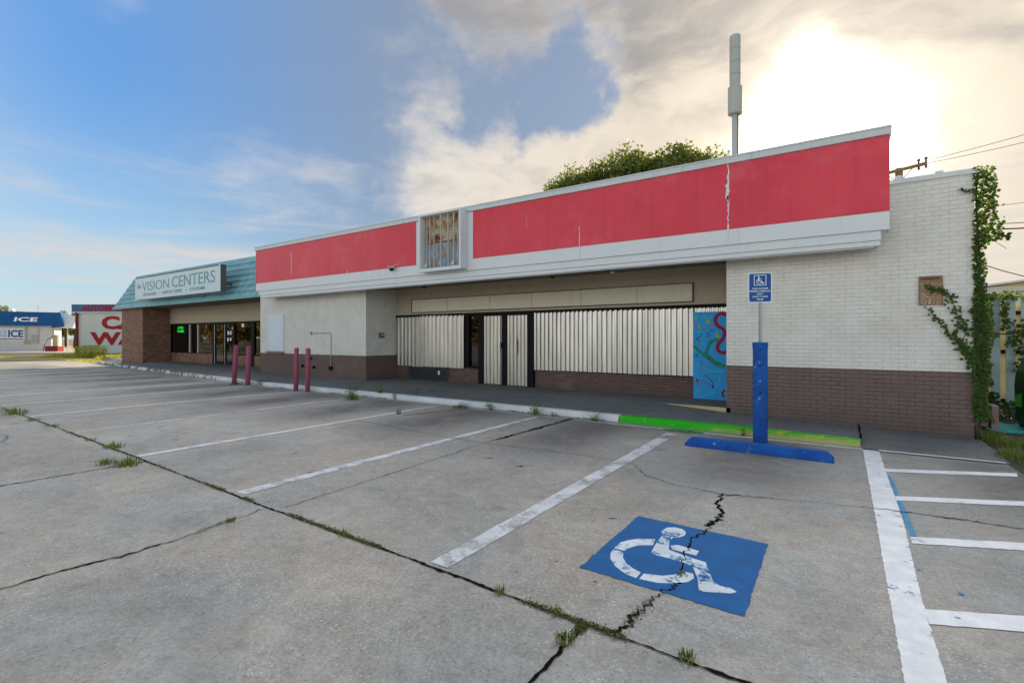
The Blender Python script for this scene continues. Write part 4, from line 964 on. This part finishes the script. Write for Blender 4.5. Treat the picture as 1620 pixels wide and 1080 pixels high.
# stickers on the glass
for (x, z, w_, h, lb) in ((-23.95, 1.96, .1, .1, 'smallest pale notice, topmost on the eyewear shop door'), (-24.35, 1.70, .14, .18, 'upper left pale notice on the eyewear shop door'), (-24.12, 1.70, .12, .18, 'upper right pale notice on the eyewear shop door'),
        (-24.37, 1.40, .13, .16, 'lower left pale notice on the eyewear shop door'), (-24.12, 1.42, .12, .14, 'lower right pale notice on the eyewear shop door'), (-23.05, 2.05, .2, .16, 'pale notice high on the window right of the eyewear shop door')):
    tag(box(x, x + w_, 11.822, 11.828, z, z + h, 'paper_notice', M_sign_white), lb, 'notice', 'paper notices stuck on the shop door')
ni = MB(); ni.box(-30.4, -18.2, 15.2, 15.3, .3, 3.1); ni.box(-30.4, -18.2, 12.0, 15.2, .20, .26); ni.box(-30.4, -18.2, 12.0, 15.2, 3.0, 3.1); ni.box(-30.5, -30.4, 12.0, 15.3, .2, 3.1); ni.build('interior', M_dark, vs_)
box(-28.24, -28.0, 12.2, 12.25, .85, 2.2, 'display_frame', M_frame_cream, vs_)
ns = MB(); add_text(ns, 'EYES', -29.82, 11.90, 2.03, height=.13, width=.62, bold=.01); add_text(ns, 'EXAMS', -29.88, 11.90, 1.85, height=.13, width=.74, bold=.01)
nb2 = MB().box(-29.95, -29.05, 11.93, 11.95, 1.82, 2.20)
nsr = root('neon_sign', (-29.5, 11.93, 1.8), 'small green neon sign glowing in the eyewear shop window', 'neon sign')
nb2.build('backing', M_black, nsr); ns.build('tubes', M_neon, nsr, fix=False)
# mansard roof: overlapping boards, hip at the left, ridge set back
EX0, EX1, EY, EZ, RY, RZ = -33.55, -17.3, 10.2, 3.20, 11.0, 4.98
HX = -32.75
cuts = [0, .13, .27, .41, .55, .69, .84, 1.0]
mr = MB()
for a, b in zip(cuts, cuts[1:]):
    lp = lambda t, o_: ((EX0 + (HX - EX0) * t, EY + (RY - EY) * t - o_, EZ + (RZ - EZ) * t)); rq = lambda t, o_: ((EX1, EY + (RY - EY) * t - o_, EZ + (RZ - EZ) * t))
    mr.hexa([lp(a, .035), rq(a, .035), rq(a, -.2), lp(a, -.2), lp(b, .0), rq(b, .0), rq(b, -.2), lp(b, -.2)])
    s = lambda t, y_, o_: ((EX0 + (HX - EX0) * t - o_, y_, EZ + (RZ - EZ) * t))
    y0 = EY + (RY - EY) * a
    mr.hexa([s(a, y0, .035), s(a, y0, -.2), s(a, 22, -.2), s(a, 22, .035), s(b, EY + (RY - EY) * b, 0), s(b, EY + (RY - EY) * b, -.2), s(b, 22, -.2), s(b, 22, 0)])
mr.build('mansard_roof', M_teal, vs_)
MB().box(-33.5, -17.35, 10.18, 11.9, 3.14, 3.198).build('soffit', M_soffit, vs_)
MB().box(-33.58, -17.3, 10.145, 10.2, 3.12, 3.215).build('eave_board', M_teal, vs_)
MB().box(-32.7, -17.4, 11.05, 22, 4.7, 4.94).build('flat_roof', M_dark, vs_)
MB().box(-34.9, -33.6, 14.5, 15.6, 3.2, 4.85).build('roof_vent_box', M_bronze, vs_)
vsn = root('vision_sign', (-24.7, 9.8, 3.3), 'wide pale sign box reading VISION CENTERS on the teal roof', 'sign')
sy0 = 9.70
MB().box(-29.02, -20.55, sy0 + .012, sy0 + .235, 3.415, 4.50).build('case', M_bronze, vsn, bevel=.01)
MB().box(-28.93, -20.64, sy0 - .008, sy0 + .01, 3.47, 4.44).build('face', M_vface, vsn)
rim = MB()
for q in ((-29.02, -28.93, 3.415, 4.50), (-20.64, -20.55, 3.415, 4.50), (-28.93, -20.64, 3.415, 3.47)): rim.box(q[0], q[1], sy0 - .012, sy0 + .01, q[2], q[3])
rim.build('rim', M_vface, vsn)
vt = MB(); add_text(vt, 'VISION', -28.15, sy0 - .012, 3.80, height=.44, width=2.95, bold=-.006); add_text(vt, 'CENTERS', -24.9, sy0 - .012, 3.80, height=.50, width=3.95, bold=.003)
add_text(vt, 'EYE-GLASSES', -28.0, sy0 - .012, 3.57, height=.13, width=1.45, bold=.02); add_text(vt, 'CONTACT LENSES', -25.95, sy0 - .012, 3.57, height=.13, width=2.05, bold=.02); add_text(vt, 'EYE EXAMS', -23.15, sy0 - .012, 3.57, height=.13, width=1.35, bold=.02)
vt.box(-26.35, -26.25, sy0 - .014, sy0 - .010, 3.61, 3.65); vt.box(-23.55, -23.45, sy0 - .014, sy0 - .010, 3.61, 3.65)
add_text(vt, 'The', -28.82, sy0 - .012, 3.95, height=.22, width=.5, bold=.015, shear=.35)
vt.build('lettering', M_vtext, vsn, fix=False)
for x in (-28.2, -24.8, -21.2): MB().box(x, x + .08, sy0 + .235, 11.0, 3.75, 3.83).build('bracket', M_bronze, vsn)

# ------------------------------------------------------------------ plants by the shops
def weed(x, y, z, h, n, label, leafy=1., spread=.12, blade=20, m=M_grass, cat='weed', seed=0, group='weeds growing along the kerb', lw=.02):
    r = random.Random(seed); t = root('weed', (x, y, z), label, cat, group)
    st_ = MB(); lf = MB()
    for k in range(n):
        a = r.uniform(0, 6.28); hh = h * r.uniform(.5, 1.); e = Vector((math.cos(a) * spread * r.uniform(.4, 1.5), math.sin(a) * spread * r.uniform(.3, 1.), hh)); b = Vector((x + r.gauss(0, .02), y + r.gauss(0, .02), z))
        path = [b, b + Vector((e.x * .3, e.y * .3, e.z * .5)), b + e]; st_.tube(path, [.003, .0025, .0012], 4)
        for j in range(int(10 * leafy * (.6 + hh / h))):
            q = b + Vector((e.x * (j / 12), e.y * (j / 12), e.z * r.uniform(.15, 1.)))
            leaf(lf, q + Vector((r.gauss(0, .02), r.gauss(0, .02), 0)), lw * r.uniform(.6, 1.5), r=r, asp=.45)
    blades(lf, (x, y, z), blade, h * .45, spread * .8, r, .004)
    st_.build('stem', m, t, fix=False); lf.build('leaves', m, t, fix=False); return t
weed(-10.25, 8.0, 0, .42, 22, 'largest bushy weed at the kerb right of the bollards', 1.3, .24, 120, seed=1, lw=.032)
weed(-7.05, 8.42, 0, .14, 8, 'low wide grass clump at the kerb left of the doors', .8, .25, 260, seed=2)
weed(-7.50, 7.0, 0, .22, 4, 'small weed on the pavement away from the kerb', .8, .06, 50, seed=3)
weed(-5.13, 8.46, 0, .48, 9, 'tall thin weed at the kerb in front of the long ribbed sheet', 1., .13, 40, seed=4, lw=.03)
weed(-3.85, 8.48, 0, .18, 8, 'dry brownish weed just left of the green kerb', .7, .12, 60, seed=5)
weed(-8.95, 8.95, .12, .38, 4, 'sparse tall weed in the walkway joint', .5, .1, 16, seed=6); weed(-8.75, 9.3, .15, .18, 5, 'short weed farther back in the walkway joint', .7, .1, 16, seed=7)
weed(-1.30, 8.50, 0, .14, 5, 'tiny weed against the green kerb by the sign', .8, .03, 20, seed=8, lw=.018)
weed(-16.75, 8.45, 0, .18, 9, 'grassy weed left at the foot of the leaning bollard', 1, .35, 160, seed=9, lw=.03); weed(-15.6, 8.66, .02, .24, 12, 'bright green weed at the kerb right of the left bollard pair', 1.6, .22, 80, seed=10, lw=.035)
weed(-6.25, 8.46, 0, .20, 8, 'leafy weed at the kerb below the right door', 1.4, .07, 20, seed=11, lw=.03); weed(-9.35, 8.62, .0, .24, 8, 'upright leafy weed at the kerb right of the bushy one', 1.2, .06, 16, seed=12, lw=.03)
weed(-4.75, 8.50, 0, .12, 5, 'very small weed right of the tall thin one', .8, .05, 16, seed=14); weed(-10.0, 8.66, .1, .26, 7, 'leafy weed on the kerb top behind the bushy one', 1.2, .1, 16, seed=15, lw=.04)
gr = MB(); r = random.Random(11)
for k in range(150):
    x = 1.75 + r.random() ** .8 * 1.9; y = 7.75 + r.random() * 3.2
    if x - 1.72 < (8.6 - y) * -.02 or (y < 8.6 and x < 1.72 + (8.6 - y) * .12): continue
    blades(gr, (x, y, -.01), 60, r.uniform(.09, .24), .16, r, .0045, .8)
tag(gr.build('grass_patch', M_grass, origin=(2.5, 9, 0), fix=False), 'long ragged grass beside the right corner of the shop', 'grass', kind='stuff')
so_l = MB(); so_l.poly([(1.70, 7.9, .003), (1.95, 7.6, .003), (8, 6.8, .003), (8, 16, .003), (1.66, 16, .003), (1.66, 10.1, .003)]); struct(so_l.build('soil', mottled('dark soil', (.07, .062, .04), .35, 4, .95)))

# climbing vine at the right corner
vn = root('climbing_vine', (1.72, 9.95, 0), 'leafy vine climbing the right corner of the shop and reaching over its wall', 'vine')
r = random.Random(21); vl = MB(); vst = MB()
trunk = [(1.70, 10.03, .02)] + [(1.70 + .02 * math.sin(z * 3), 10.04, z) for z in fx(.3, 4.05, 16)]
vst.tube(trunk, [.016] * 4 + [.011] * 14, 6)
def ivy(p, size, nrm): leaf(vl, p, size, nrm, .85, r)
for z in [k * .0027 for k in range(110, 1520)]:
    w_ = .095 if z < 2.2 else (.065 if z < 3.1 else .12)
    w_ *= .75 + .5 * (mn.noise(Vector((z * 2.2, 0, 0))) + .5)
    n = 3 if z < 2.2 else (1 if r.random() < .6 else 2)
    for j in range(n):
        x = 1.66 + min(abs(r.gauss(0, w_)), w_ * 1.7) - (.03 if r.random() < .3 else 0); y = 9.95 + r.gauss(0, .05)
        if x > 1.65: y = 9.93 + r.random() * .16
        ivy((x, min(y, 9.975) if x < 1.66 else y, z), r.uniform(.035, .062), (r.gauss(0, .35), -1, r.gauss(.5, .4)))
for k in range(260):   # looser fringe near the top, hanging out to the right
    z = r.uniform(2.95, 4.0); x = 1.72 + r.random() * (.20 if 3.0 < z < 3.9 else .12) * (1.2 - abs(z - 3.3) * .5); ivy((x, 10.0 + r.gauss(0, .08), z), r.uniform(.04, .065), (r.gauss(0, .6), -1, r.gauss(.2, .5)))
for k in range(90):
    t = r.random(); ivy((1.72 + t * .33, 10.0, 3.08 - t * .05 + r.gauss(0, .035)), .05, (r.gauss(0, .6), -1, r.gauss(.2, .5)))
def branch(pts, dens, w_, s0=.045, s1=.06):
    P = [Vector((a, 9.965, b)) for a, b in pts]; vst.tube(P, .004, 5)
    for a, b in zip(P, P[1:]):
        for k in range(max(1, int((b - a).length * dens))):
            q = a.lerp(b, r.random()); ivy((min(1.64, q.x + r.gauss(0, w_)), 9.955 - r.random() * .03, q.z + r.gauss(0, w_)), r.uniform(s0, s1), (r.gauss(0, .3), -1, r.gauss(.35, .3)))
branch([(1.66, 1.2), (1.63, 1.29), (1.57, 1.36), (1.51, 1.43), (1.46, 1.49), (1.43, 1.59), (1.47, 1.78), (1.46, 1.9), (1.42, 2.03), (1.4, 2.15)], 95, .035)
branch([(1.4, 2.15), (1.32, 2.24), (1.22, 2.29), (1.1, 2.34)], 230, .022, .03, .05)
branch([(1.6, 1.25), (1.47, 1.46), (1.36, 1.59), (1.31, 1.71), (1.26, 1.78), (1.19, 1.88), (1.1, 2.01)], 85, .022, .04, .055)
branch([(1.66, 1.05), (1.6, 1.2), (1.52, 1.38), (1.48, 1.5)], 150, .05); branch([(1.65, 1.66), (1.56, 1.71), (1.46, 1.70)], 70, .02); branch([(1.65, 1.9), (1.59, 1.97)], 110, .02); branch([(1.65, 3.73), (1.55, 3.77), (1.46, 3.8)], 150, .015, .025, .04)
branch([(1.5, 1.45), (1.55, 1.62), (1.52, 1.8)], 60, .02)
vl.build('leaves', M_leaf_vine, vn, fix=False); vst.build('stem', M_wood, vn)

# metal box on the corner, fence, bin, tarp
ub = root('utility_box', (1.78, 10.4, 0), 'brown metal utility box low at the right corner of the shop', 'utility box')
box(1.66, 1.86, 10.30, 10.42, .20, .50, 'case', M_box, ub, bevel=.006); box(1.885, 1.97, 10.26, 10.5, .16, .52, 'side_case', M_box, ub, bevel=.006); MB().tube([(1.74, 10.36, .0), (1.74, 10.36, .2)], .025).build('leg', M_box, ub)
fe = root('picket_fence', (3, 13.2, 0), 'pale blue picket fence over tan boards beside the shop', 'fence')
r = random.Random(9)
for k in range(23):
    x = 1.792 + k * .208; zt = 2.36 + r.uniform(-.015, .015)
    MB().box(x, x + .137, 13.18, 13.20, .02, zt).build('picket', M_fence, fe, bevel=.004)
for k in range(23):
    x = 1.895 + k * .208; zt = 2.22 + r.uniform(-.02, .02)
    MB().box(x, x + .15, 13.262, 13.28, .05, zt).build('tan_board', M_fence_tan, fe)
rl = MB()
for z in (.30, 1.25, 2.0): rl.box(1.7, 6.6, 13.205, 13.255, z, z + .07)
rl.build('rail', M_dark, fe)
fv = root('fence_vine', (2.6, 13.1, 0), 'dark vine hanging over the picket fence', 'vine'); vl = MB(); r = random.Random(31)
for (x0, x1, z0, z1, n) in ((1.75, 2.15, 1.7, 2.4, 200), (2.0, 2.16, .9, 2.35, 110), (2.33, 2.42, 1.5, 2.36, 110), (2.54, 2.64, 1.7, 2.36, 90), (2.6, 3.2, 1.3, 1.9, 130), (1.9, 3.6, 2.28, 2.44, 230), (1.8, 2.5, 1.55, 1.66, 120), (2.7, 3.4, .9, 1.8, 260), (1.75, 2.5, .0, .5, 460), (2.3, 3.4, .0, .35, 300), (2.05, 2.14, .5, .6, 20), (2.33, 2.42, .95, 1.05, 20), (2.35, 2.42, .62, .72, 20)):
    for k in range(n):
        x = r.uniform(x0, x1); z = r.uniform(z0, z1); leaf(vl, (x, 13.12 - r.random() * .12, z), r.uniform(.05, .085), (r.gauss(0, .4), -1, r.gauss(.5, .4)), .8, r)
vl.build('leaves', M_leaf_vine, fv, fix=False); MB().tube([(1.8, 13.14, .0), (2.0, 13.14, 1.0), (2.3, 13.14, 1.6), (3.3, 13.14, 1.7)], .012).build('stem', M_wood, fv)
bn = root('garbage_bin', (2.75, 11.5, 0), 'dark green bin with a bright green panel at the right edge', 'bin')
bb = MB(); cx, cy = 2.88, 11.5
zr = [(.0, .30), (.06, .42), (.25, .47), (.75, .49), (1.0, .47), (1.28, .36), (1.34, .30)]
bb.lathe((cx, cy, 0), [(r_, z) for z, r_ in zr], 10); bb.build('body', M_binw, bn, bevel=.01)
pn = MB(); 
a0, a1 = R(190), R(262)
P0 = lambda a, z, rr: (cx + rr * math.cos(a), cy + rr * math.sin(a), z)
pn.hexa([P0(a0, .42, .50), P0(a1, .36, .50), P0(a1, .36, .47), P0(a0, .42, .47), P0(a0, .60, .515), P0(a1, .84, .515), P0(a1, .84, .48), P0(a0, .60, .48)]); pn.build('panel', M_binl, bn)
MB().lathe((cx, cy, 1.34), [(.34, 0), (.34, .04), (.20, .10), (.02, .12)], 10).build('lid', M_binl, bn)
tp = MB(); n = 10; base_i = None
for i in range(n + 1):
    for j in range(n + 1):
        x = 2.0 + .75 * i / n; y = 10.95 + .75 * j / n; z = .015 + .09 * abs(mn.noise(Vector((i * .33, j * .4, 2)))) + .05 * (j / n); tp.v.append((x + .03 * mn.noise(Vector((j, 1, 1))), y, z))
for i in range(n):
    for j in range(n): a = i * (n + 1) + j; tp.f.append((a, a + 1, a + n + 2, a + n + 1))
o = tp.build('tarp', M_tealt, smooth=True); o.modifiers.new('plate', 'SOLIDIFY').thickness = .006; tag(o, 'crumpled teal tarp lying beside the green bin', 'tarp')
ho = MB(); ho.hexa([(3.5, 20, 0), (9, 20, 0), (9, 34, 0), (3.5, 34, 0), (3.5, 20, 3.05), (9, 20, 3.75), (9, 34, 3.75), (3.5, 34, 3.05)])
bh = root('shed_building', (6, 24, 0), 'pale sloping metal-roofed shed beyond the fence', 'shed'); ho.build('wall', M_fence_tan, bh)
MB().hexa([(3.3, 19.8, 3.04), (9.2, 19.8, 3.78), (9.2, 34, 3.78), (3.3, 34, 3.04), (3.3, 19.8, 3.10), (9.2, 19.8, 3.84), (9.2, 34, 3.84), (3.3, 34, 3.10)]).build('roof', M_white, bh)
MB().box(3.45, 9.0, 19.9, 19.99, 2.2, 3.05).build('siding', M_icewall, bh)

# ------------------------------------------------------------------ behind the shop: oak, mast, pole, wires
tree('oak_tree', (-8.6, 23.5, 0), 3, (-8.75, 23.5, 6.75), (6.0, 2.6, 3.6), 380, 210, .19, M_leaf_oak, 'broad leafy tree rising behind the red fascia', seed=12)
ms_ = root('radio_mast', (-6.68, 40, 0), 'tall pale radio mast with a stepped cylinder top behind the shop', 'mast')
MB().lathe((-6.68, 40, 0), [(.27, 0), (.22, 18.9)], 16).build('pole', M_mast, ms_, smooth=True)
can = MB(); can.lathe((-6.68, 40, 18.35), [(.40, 0), (.50, .05), (.50, .07)], 24); can.lathe((-6.68, 40, 18.42), [(.50, 0), (.50, 1.95), (.49, 1.98)], 24); can.build('canister', M_mast, ms_)
ac = MB(); z = 20.40
for hgt in (.95, .95, .98, .98): ac.lathe((-6.68, 40, z), [(.375, 0), (.385, .03), (.385, hgt - .05), (.37, hgt - .03), (.37, hgt)], 24); z += hgt
ac.build('antenna_cover', M_mast, ms_)
for zc_ in (20.40, 21.35, 22.30, 23.28): MB().lathe((-6.68, 40, zc_ - .02), [(.388, 0), (.388, .035)], 24).build('seam_band', M_galv, ms_)
MB().tube([(-6.42, 39.85, .5), (-6.46, 39.85, 18.3)], .03, 6).build('feed_cable', M_wire, ms_)
up_ = root('utility_pole', (1.9, 25, 0), 'wooden utility pole with a crossarm showing above the white wall', 'utility pole')
MB().tube([(1.9, 25, 0), (1.9, 25, 8.35)], [.17, .13], 12).build('pole', M_polewood, up_)
MB().hexa([(.6, 24.83, 8.02), (2.75, 24.83, 8.30), (2.75, 24.93, 8.30), (.6, 24.93, 8.02), (.6, 24.83, 8.14), (2.75, 24.83, 8.42), (2.75, 24.93, 8.42), (.6, 24.93, 8.14)]).build('crossarm', M_polewood, up_)
bc = MB(); bc.tube([(1.9, 24.83, 7.75), (1.45, 24.83, 8.15)], .02, 6); bc.tube([(1.9, 24.83, 7.75), (2.35, 24.83, 8.28)], .02, 6); bc.build('brace', M_polewood, up_)
for x, z in ((2.5, 8.36), (2.72, 8.40), (1.0, 8.16)):
    MB().lathe((x, 24.88, z), [(.03, -.22), (.05, -.18), (.03, -.14), (.05, -.10), (.03, -.02), (.03, .12), (.06, .14), (.05, .20)], 10).build('insulator', M_wood, up_)
def wire(pts, rad, label):
    tag(MB().tube(pts, rad, 5).build('power_line', M_wire), label, 'cable', 'cables right of the shop')
def sag(a, b, s, n=14): a = Vector(a); b = Vector(b); return [a.lerp(b, k / n) - Vector((0, 0, s * 4 * (k / n) * (1 - k / n))) for k in range(n + 1)]
wire(sag((2.75, 24.8, 8.33), (12, 24, 9.6), .25), .010, 'lower thin cable running right from the crossarm'); wire(sag((2.55, 24.8, 8.42), (12, 25, 10.35), .2), .010, 'upper thin cable running right from the crossarm')
wire(sag((1.2, 18.3, 5.10), (9, 17, 5.05), .05), .006, 'thin highest cable beside the vine top'); wire(sag((1.0, 18, 4.75), (9, 18, 4.35), .06), .010, 'thin cable just above the thick horizontal one')
wire(sag((1.0, 18, 4.62), (9, 18, 4.15), .05), .018, 'thick dark horizontal cable right of the vine'); wire(sag((1.9, 18, 4.30), (9.5, 18, 3.2), 1.1), .012, 'lowest sagging cable above the fence')
wire([(3.1, 18, 4.45), (3.3, 18, 4.2), (3.6, 18, 3.9)], .006, 'short loose drooping cable between the other cables')
tree('small_tree', (4.9, 16, 0), 2, (4.75, 16, 3.3), (.8, .8, .75), 12, 60, .11, M_leaf_oak, 'small leafy treetop above the fence at the right edge', seed=8, trunk_r=.06)

# ------------------------------------------------------------------ far left: car wash wall, hedge, ice house, road
FR = Vector((cY, sY, 0)); FF = Vector((-sY, cY, 0))       # axes of the side street, right and away
def S(r_, d, z=0.): q = FR * r_ + FF * d; return (q.x, q.y, z)
rd = MB(); rd.poly([S(-160, 41, -.012), S(-24, 41, -.012), S(-24, 51, -.012), S(-160, 51, -.012)]); struct(rd.build('road', M_road))
sw = MB(); sw.poly([S(-160, 51, .02), S(-20, 51, .02), S(-20, 95, .02), S(-160, 95, .02)]); struct(sw.build('forecourt', mottled('pale forecourt', (.33, .30, .25), .12, .5, .85)))
vk = MB(); vk.poly([S(-80, 36.2, -.004), S(-31, 36.2, -.004), S(-31, 37.0, -.004), S(-80, 37.0, -.004)]); struct(vk.build('footpath', mottled('sandy footpath', (.62, .50, .32), .12, .8, .85)))
gs = MB(); r = random.Random(77)
for k in range(420):
    rr_ = r.uniform(-52, -31.5); d = r.uniform(37.2, 40.5); q = S(rr_, d); blades(gs, (q[0], q[1], -.02), 16, .12 if rr_ < -36 else .2, .45, r, .03)
for k in range(260):
    rr_ = r.uniform(-36.5, -28.5); d = r.uniform(38.2, 41.0) if rr_ < -31 else r.uniform(36.0, 40.5); q = S(rr_, d); blades(gs, (q[0], q[1], -.02), 22, .42, .45, r, .03)
for k in range(130):
    x = r.uniform(-44, -37.2); y = 10.9 + r.random() * 1.1; blades(gs, (x, y, -.02), 16, .16, .35, r, .02)
tag(gs.build('roadside_grass', M_grass_sun, origin=(-50, 14, 0), fix=False), 'sunlit yellow green grass along the side street', 'grass', kind='stuff')
cw = root('car_wash_wall', S(-37.2, 42), 'white car wash wall with big red letters', 'wall', rot=YAW, local=True)
MB().box(.0, 9.5, 0, .25, 0, 3.68).build('wall', M_carwall, cw)
MB().tube([(-.02, -.12, 0), (-.02, -.12, 3.75)], .10, 8).build('post', M_darkred, cw)
sgp = MB().box(-.42, 9.5, -.16, .35, 3.80, 4.42).build('sign_band', M_bluesign, cw); MB().box(-.42, 9.5, -.18, .35, 3.68, 3.79).build('ledge', M_carwall, cw)
tx = MB(); add_text(tx, 'CAR', 2.02, -.022, 2.28, height=1.16, width=4.55, bold=.045); add_text(tx, 'WASH', 1.02, -.022, .95, height=1.12, width=6.7, bold=.045); tx.build('lettering', M_text_red, cw, fix=False)
tx = MB(); add_text(tx, 'AUTOMOBILE', .42, -.175, 3.86, height=.50, width=4.3, bold=.06); tx.build('band_lettering', M_text_red2, cw, fix=False)
hs = MB(); r = random.Random(3)
hd = root('hedge', S(-32.3, 37.6), 'clipped yellow green hedge in front of the car wash wall', 'hedge', rot=YAW, local=True)
for k in range(3600):
    x = r.uniform(-1.1, 1.15); y = r.uniform(-.4, .4); z = r.uniform(.05, 1.0); e = (abs(x) / 1.15) ** 4
    if z > 1.0 - .15 * e: continue
    leaf(hs, (x + r.gauss(0, .03), y + r.gauss(0, .03), z + .06 * mn.noise(Vector((x * 3, y * 3, 0)))), r.uniform(.05, .10), r=r)
hs.build('foliage', M_leaf_hedge, hd, fix=False); MB().tube([(0, 0, 0), (0, 0, .5)], .04).build('stem', M_wood, hd)

iw = root('ice_house', (-78.3, 17.8, 0), 'white ice vending building with a blue metal mansard roof', 'building', rot=math.atan2(.936, .351), local=True)
MB().box(-14, 0, 0, 7, 0, 3.05).build('wall', M_icewall, iw)
rf = MB(); rf.hexa([(-14.3, -.55, 2.98), (1.2, -.55, 2.98), (1.2, 7.3, 2.98), (-14.3, 7.3, 2.98), (-14.3, .25, 4.62), (.75, .25, 4.62), (.75, 6.6, 4.62), (-14.3, 6.6, 4.62)])
for k in range(52):
    x = -14.2 + k * .30
    if x < .8: rf.tube([(x, -.56, 3.0), (x, .24, 4.62)], .018, 4)
rf.build('roof', M_iceblue, iw)
it = MB(); add_text(it, 'ICE', 0, 0, 0, height=.52, width=1.95, bold=.03, shear=.12)
sl_ = .8 / 1.64; it.v = [(v[0] - 3.15, -.62 + (v[2] + .55) * sl_ + v[1] - .03, v[2] + 3.45) for v in it.v]; it.build('roof_lettering', M_text_white, iw, fix=False)
pn_ = MB().box(-6.5, -2.35, -.03, 0, 1.25, 2.72).build('sign_panel', M_sign_white, iw)
t1 = MB(); add_text(t1, 'ICE', -3.66, -.038, 1.62, height=.86, width=1.25, bold=.035); t1.build('panel_lettering', M_text_blue, pn_, fix=False)
t2 = MB(); add_text(t2, 'TWICE', -5.15, -.038, 2.10, height=.36, width=1.36, bold=.0); add_text(t2, 'THE', -4.4, -.038, 1.66, height=.34, width=.62, bold=.0); t2.build('panel_print', M_text_pale, pn_, fix=False)
MB().box(-5.0, -2.40, -.045, -.03, 1.36, 1.47).build('panel_stripe', M_text_red, pn_)
MB().tube([(-2.15, -.08, 3.0), (-2.15, -.08, 1.1)], .05, 6).build('pipe', M_galv, iw); MB().box(-2.32, -1.92, -.2, 0, .85, 1.25).build('meter', M_tan, iw, bevel=.03); MB().box(-1.75, -1.1, -.15, 0, .95, 1.9).build('cabinet', M_galv, iw)
MB().tube([(-1.1, -.06, 3.0), (-1.1, -.06, 1.9), (-1.3, -.06, 1.75)], .03, 6).build('pipe', M_galv, iw)
MB().lathe((-3.6, 1.5, 4.6), [(.25, 0), (.25, .25), (.12, .4)], 10).build('roof_vent', M_sign_white, iw); MB().lathe((-6.2, 1.5, 4.6), [(.25, 0), (.25, .25), (.12, .4)], 10).build('roof_vent', M_sign_white, iw)
MB().tube([(-1.6, 3, 4.6), (-1.6, 3, 5.6)], .03, 5).build('aerial', M_galv, iw)
cn = root('canopy', S(-54.3, 60), 'pale metal canopy on thin posts between the ice house and car wash', 'canopy', rot=YAW, local=True)
MB().hexa([(-.9, -1.4, 2.75), (1.75, -1.4, 2.75), (1.75, 1.6, 2.75), (-.9, 1.6, 2.75), (-.7, .2, 4.35), (.95, .2, 4.25), (1.2, 1.5, 4.25), (-.7, 1.5, 4.35)]).build('roof', mottled('canopy metal', (.62, .60, .55), .06, .5, .4), cn)
for x in (-.75, .95): MB().tube([(x, -1.2, 0), (x, -1.2, 2.75)], .06, 6).build('post', M_camwhite, cn)
vc = root('vacuum_station', S(-52.6, 56.5), 'coin vacuum with a red base and bent hose beside the ice house', 'vacuum', rot=YAW, local=True)
MB().box(-.9, .55, -.4, .4, 0, .62).build('base', M_darkred, vc, bevel=.03); MB().lathe((.0, 0, .62), [(.30, 0), (.30, 1.2), (.22, 1.32)], 14).build('tank', M_tan, vc); MB().tube([(-.1, -.3, 1.7), (-.6, -.35, 1.4), (-.95, -.4, .7), (-1.1, -.4, .05)], .035, 6).build('hose', M_black, vc)
# parked car seen under the canopy
pc = root('parked_car', S(-52.0, 66), 'white car parked under the canopy behind the vacuum', 'car', rot=YAW + .3, local=True)
prof = [(-2.1, .35), (-2.05, .85), (-1.2, 1.0), (-.6, 1.42), (.7, 1.45), (1.35, 1.0), (2.1, .85), (2.15, .35)]
MB().extrude([(x, -.85, z) for x, z in prof], (0, 1.7, 0)).build('body', M_sign_white, pc, bevel=.05)
MB().extrude([(x, -.87, z) for x, z in [(-1.05, 1.02), (-.55, 1.36), (.65, 1.38), (1.15, 1.02)]], (0, 1.74, 0)).build('window', M_lens, pc)
for x in (-1.35, 1.4):
    for y in (-.82, .62): MB().tube([(x, y, .33), (x, y + .2, .33)], .33, 14).build('wheel', M_black, pc)

G_ = 'trees beyond the side street'
tree('leafy_tree', S(-75.2, 72), 2, S(-75.6, 72, 4.6), (3.2, 2, 2.0), 26, 90, .34, M_leaf_far, 'green treetop over the left end of the blue roof', G_, 5)
tree('leafy_tree', S(-76.4, 84), 2, S(-76.4, 84, 3.4), (2.6, 2, 2.6), 30, 90, .36, M_leaf_far, 'yellow green tree seen under the canopy', G_, 6)
tree('leafy_tree', S(-69.6, 78), 2, S(-69.6, 78, 3.6), (1.6, 2, 2.6), 24, 90, .34, M_leaf_far, 'yellow green tree just left of the car wash wall', G_, 7)

# shrubs and trees across the lot, out of the frame but mirrored in the shop glass
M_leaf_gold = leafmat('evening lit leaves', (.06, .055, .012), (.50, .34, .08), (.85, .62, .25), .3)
for k, (x, y, rr_, hh, lb) in enumerate([(-47, -8, 4.0, 5.4, 'golden tree mirrored at the right end of the eyewear shop glass'), (-55, -10, 4.4, 7.6, 'taller tree mirrored right of the eyewear shop door'), (-61, -6, 3.0, 4.8, 'low bushy tree mirrored in the eyewear shop door'),
        (-69, -11, 4.8, 7.9, 'broad golden tree mirrored left of the eyewear shop door'), (-80, -9, 4.4, 6.4, 'rounded tree mirrored in the narrow left panes'), (-24, -9, 3.4, 6.2, 'leafy tree mirrored in the narrow pane by the boarded doors')]):
    tree('leafy_tree', (x, y, 0), 2, (x, y, hh * .46), (rr_, rr_ * .7, hh * .5), 44, 110, .36, M_leaf_gold, lb, 'trees mirrored in the shop glass', 50 + k, trunk_r=.16)
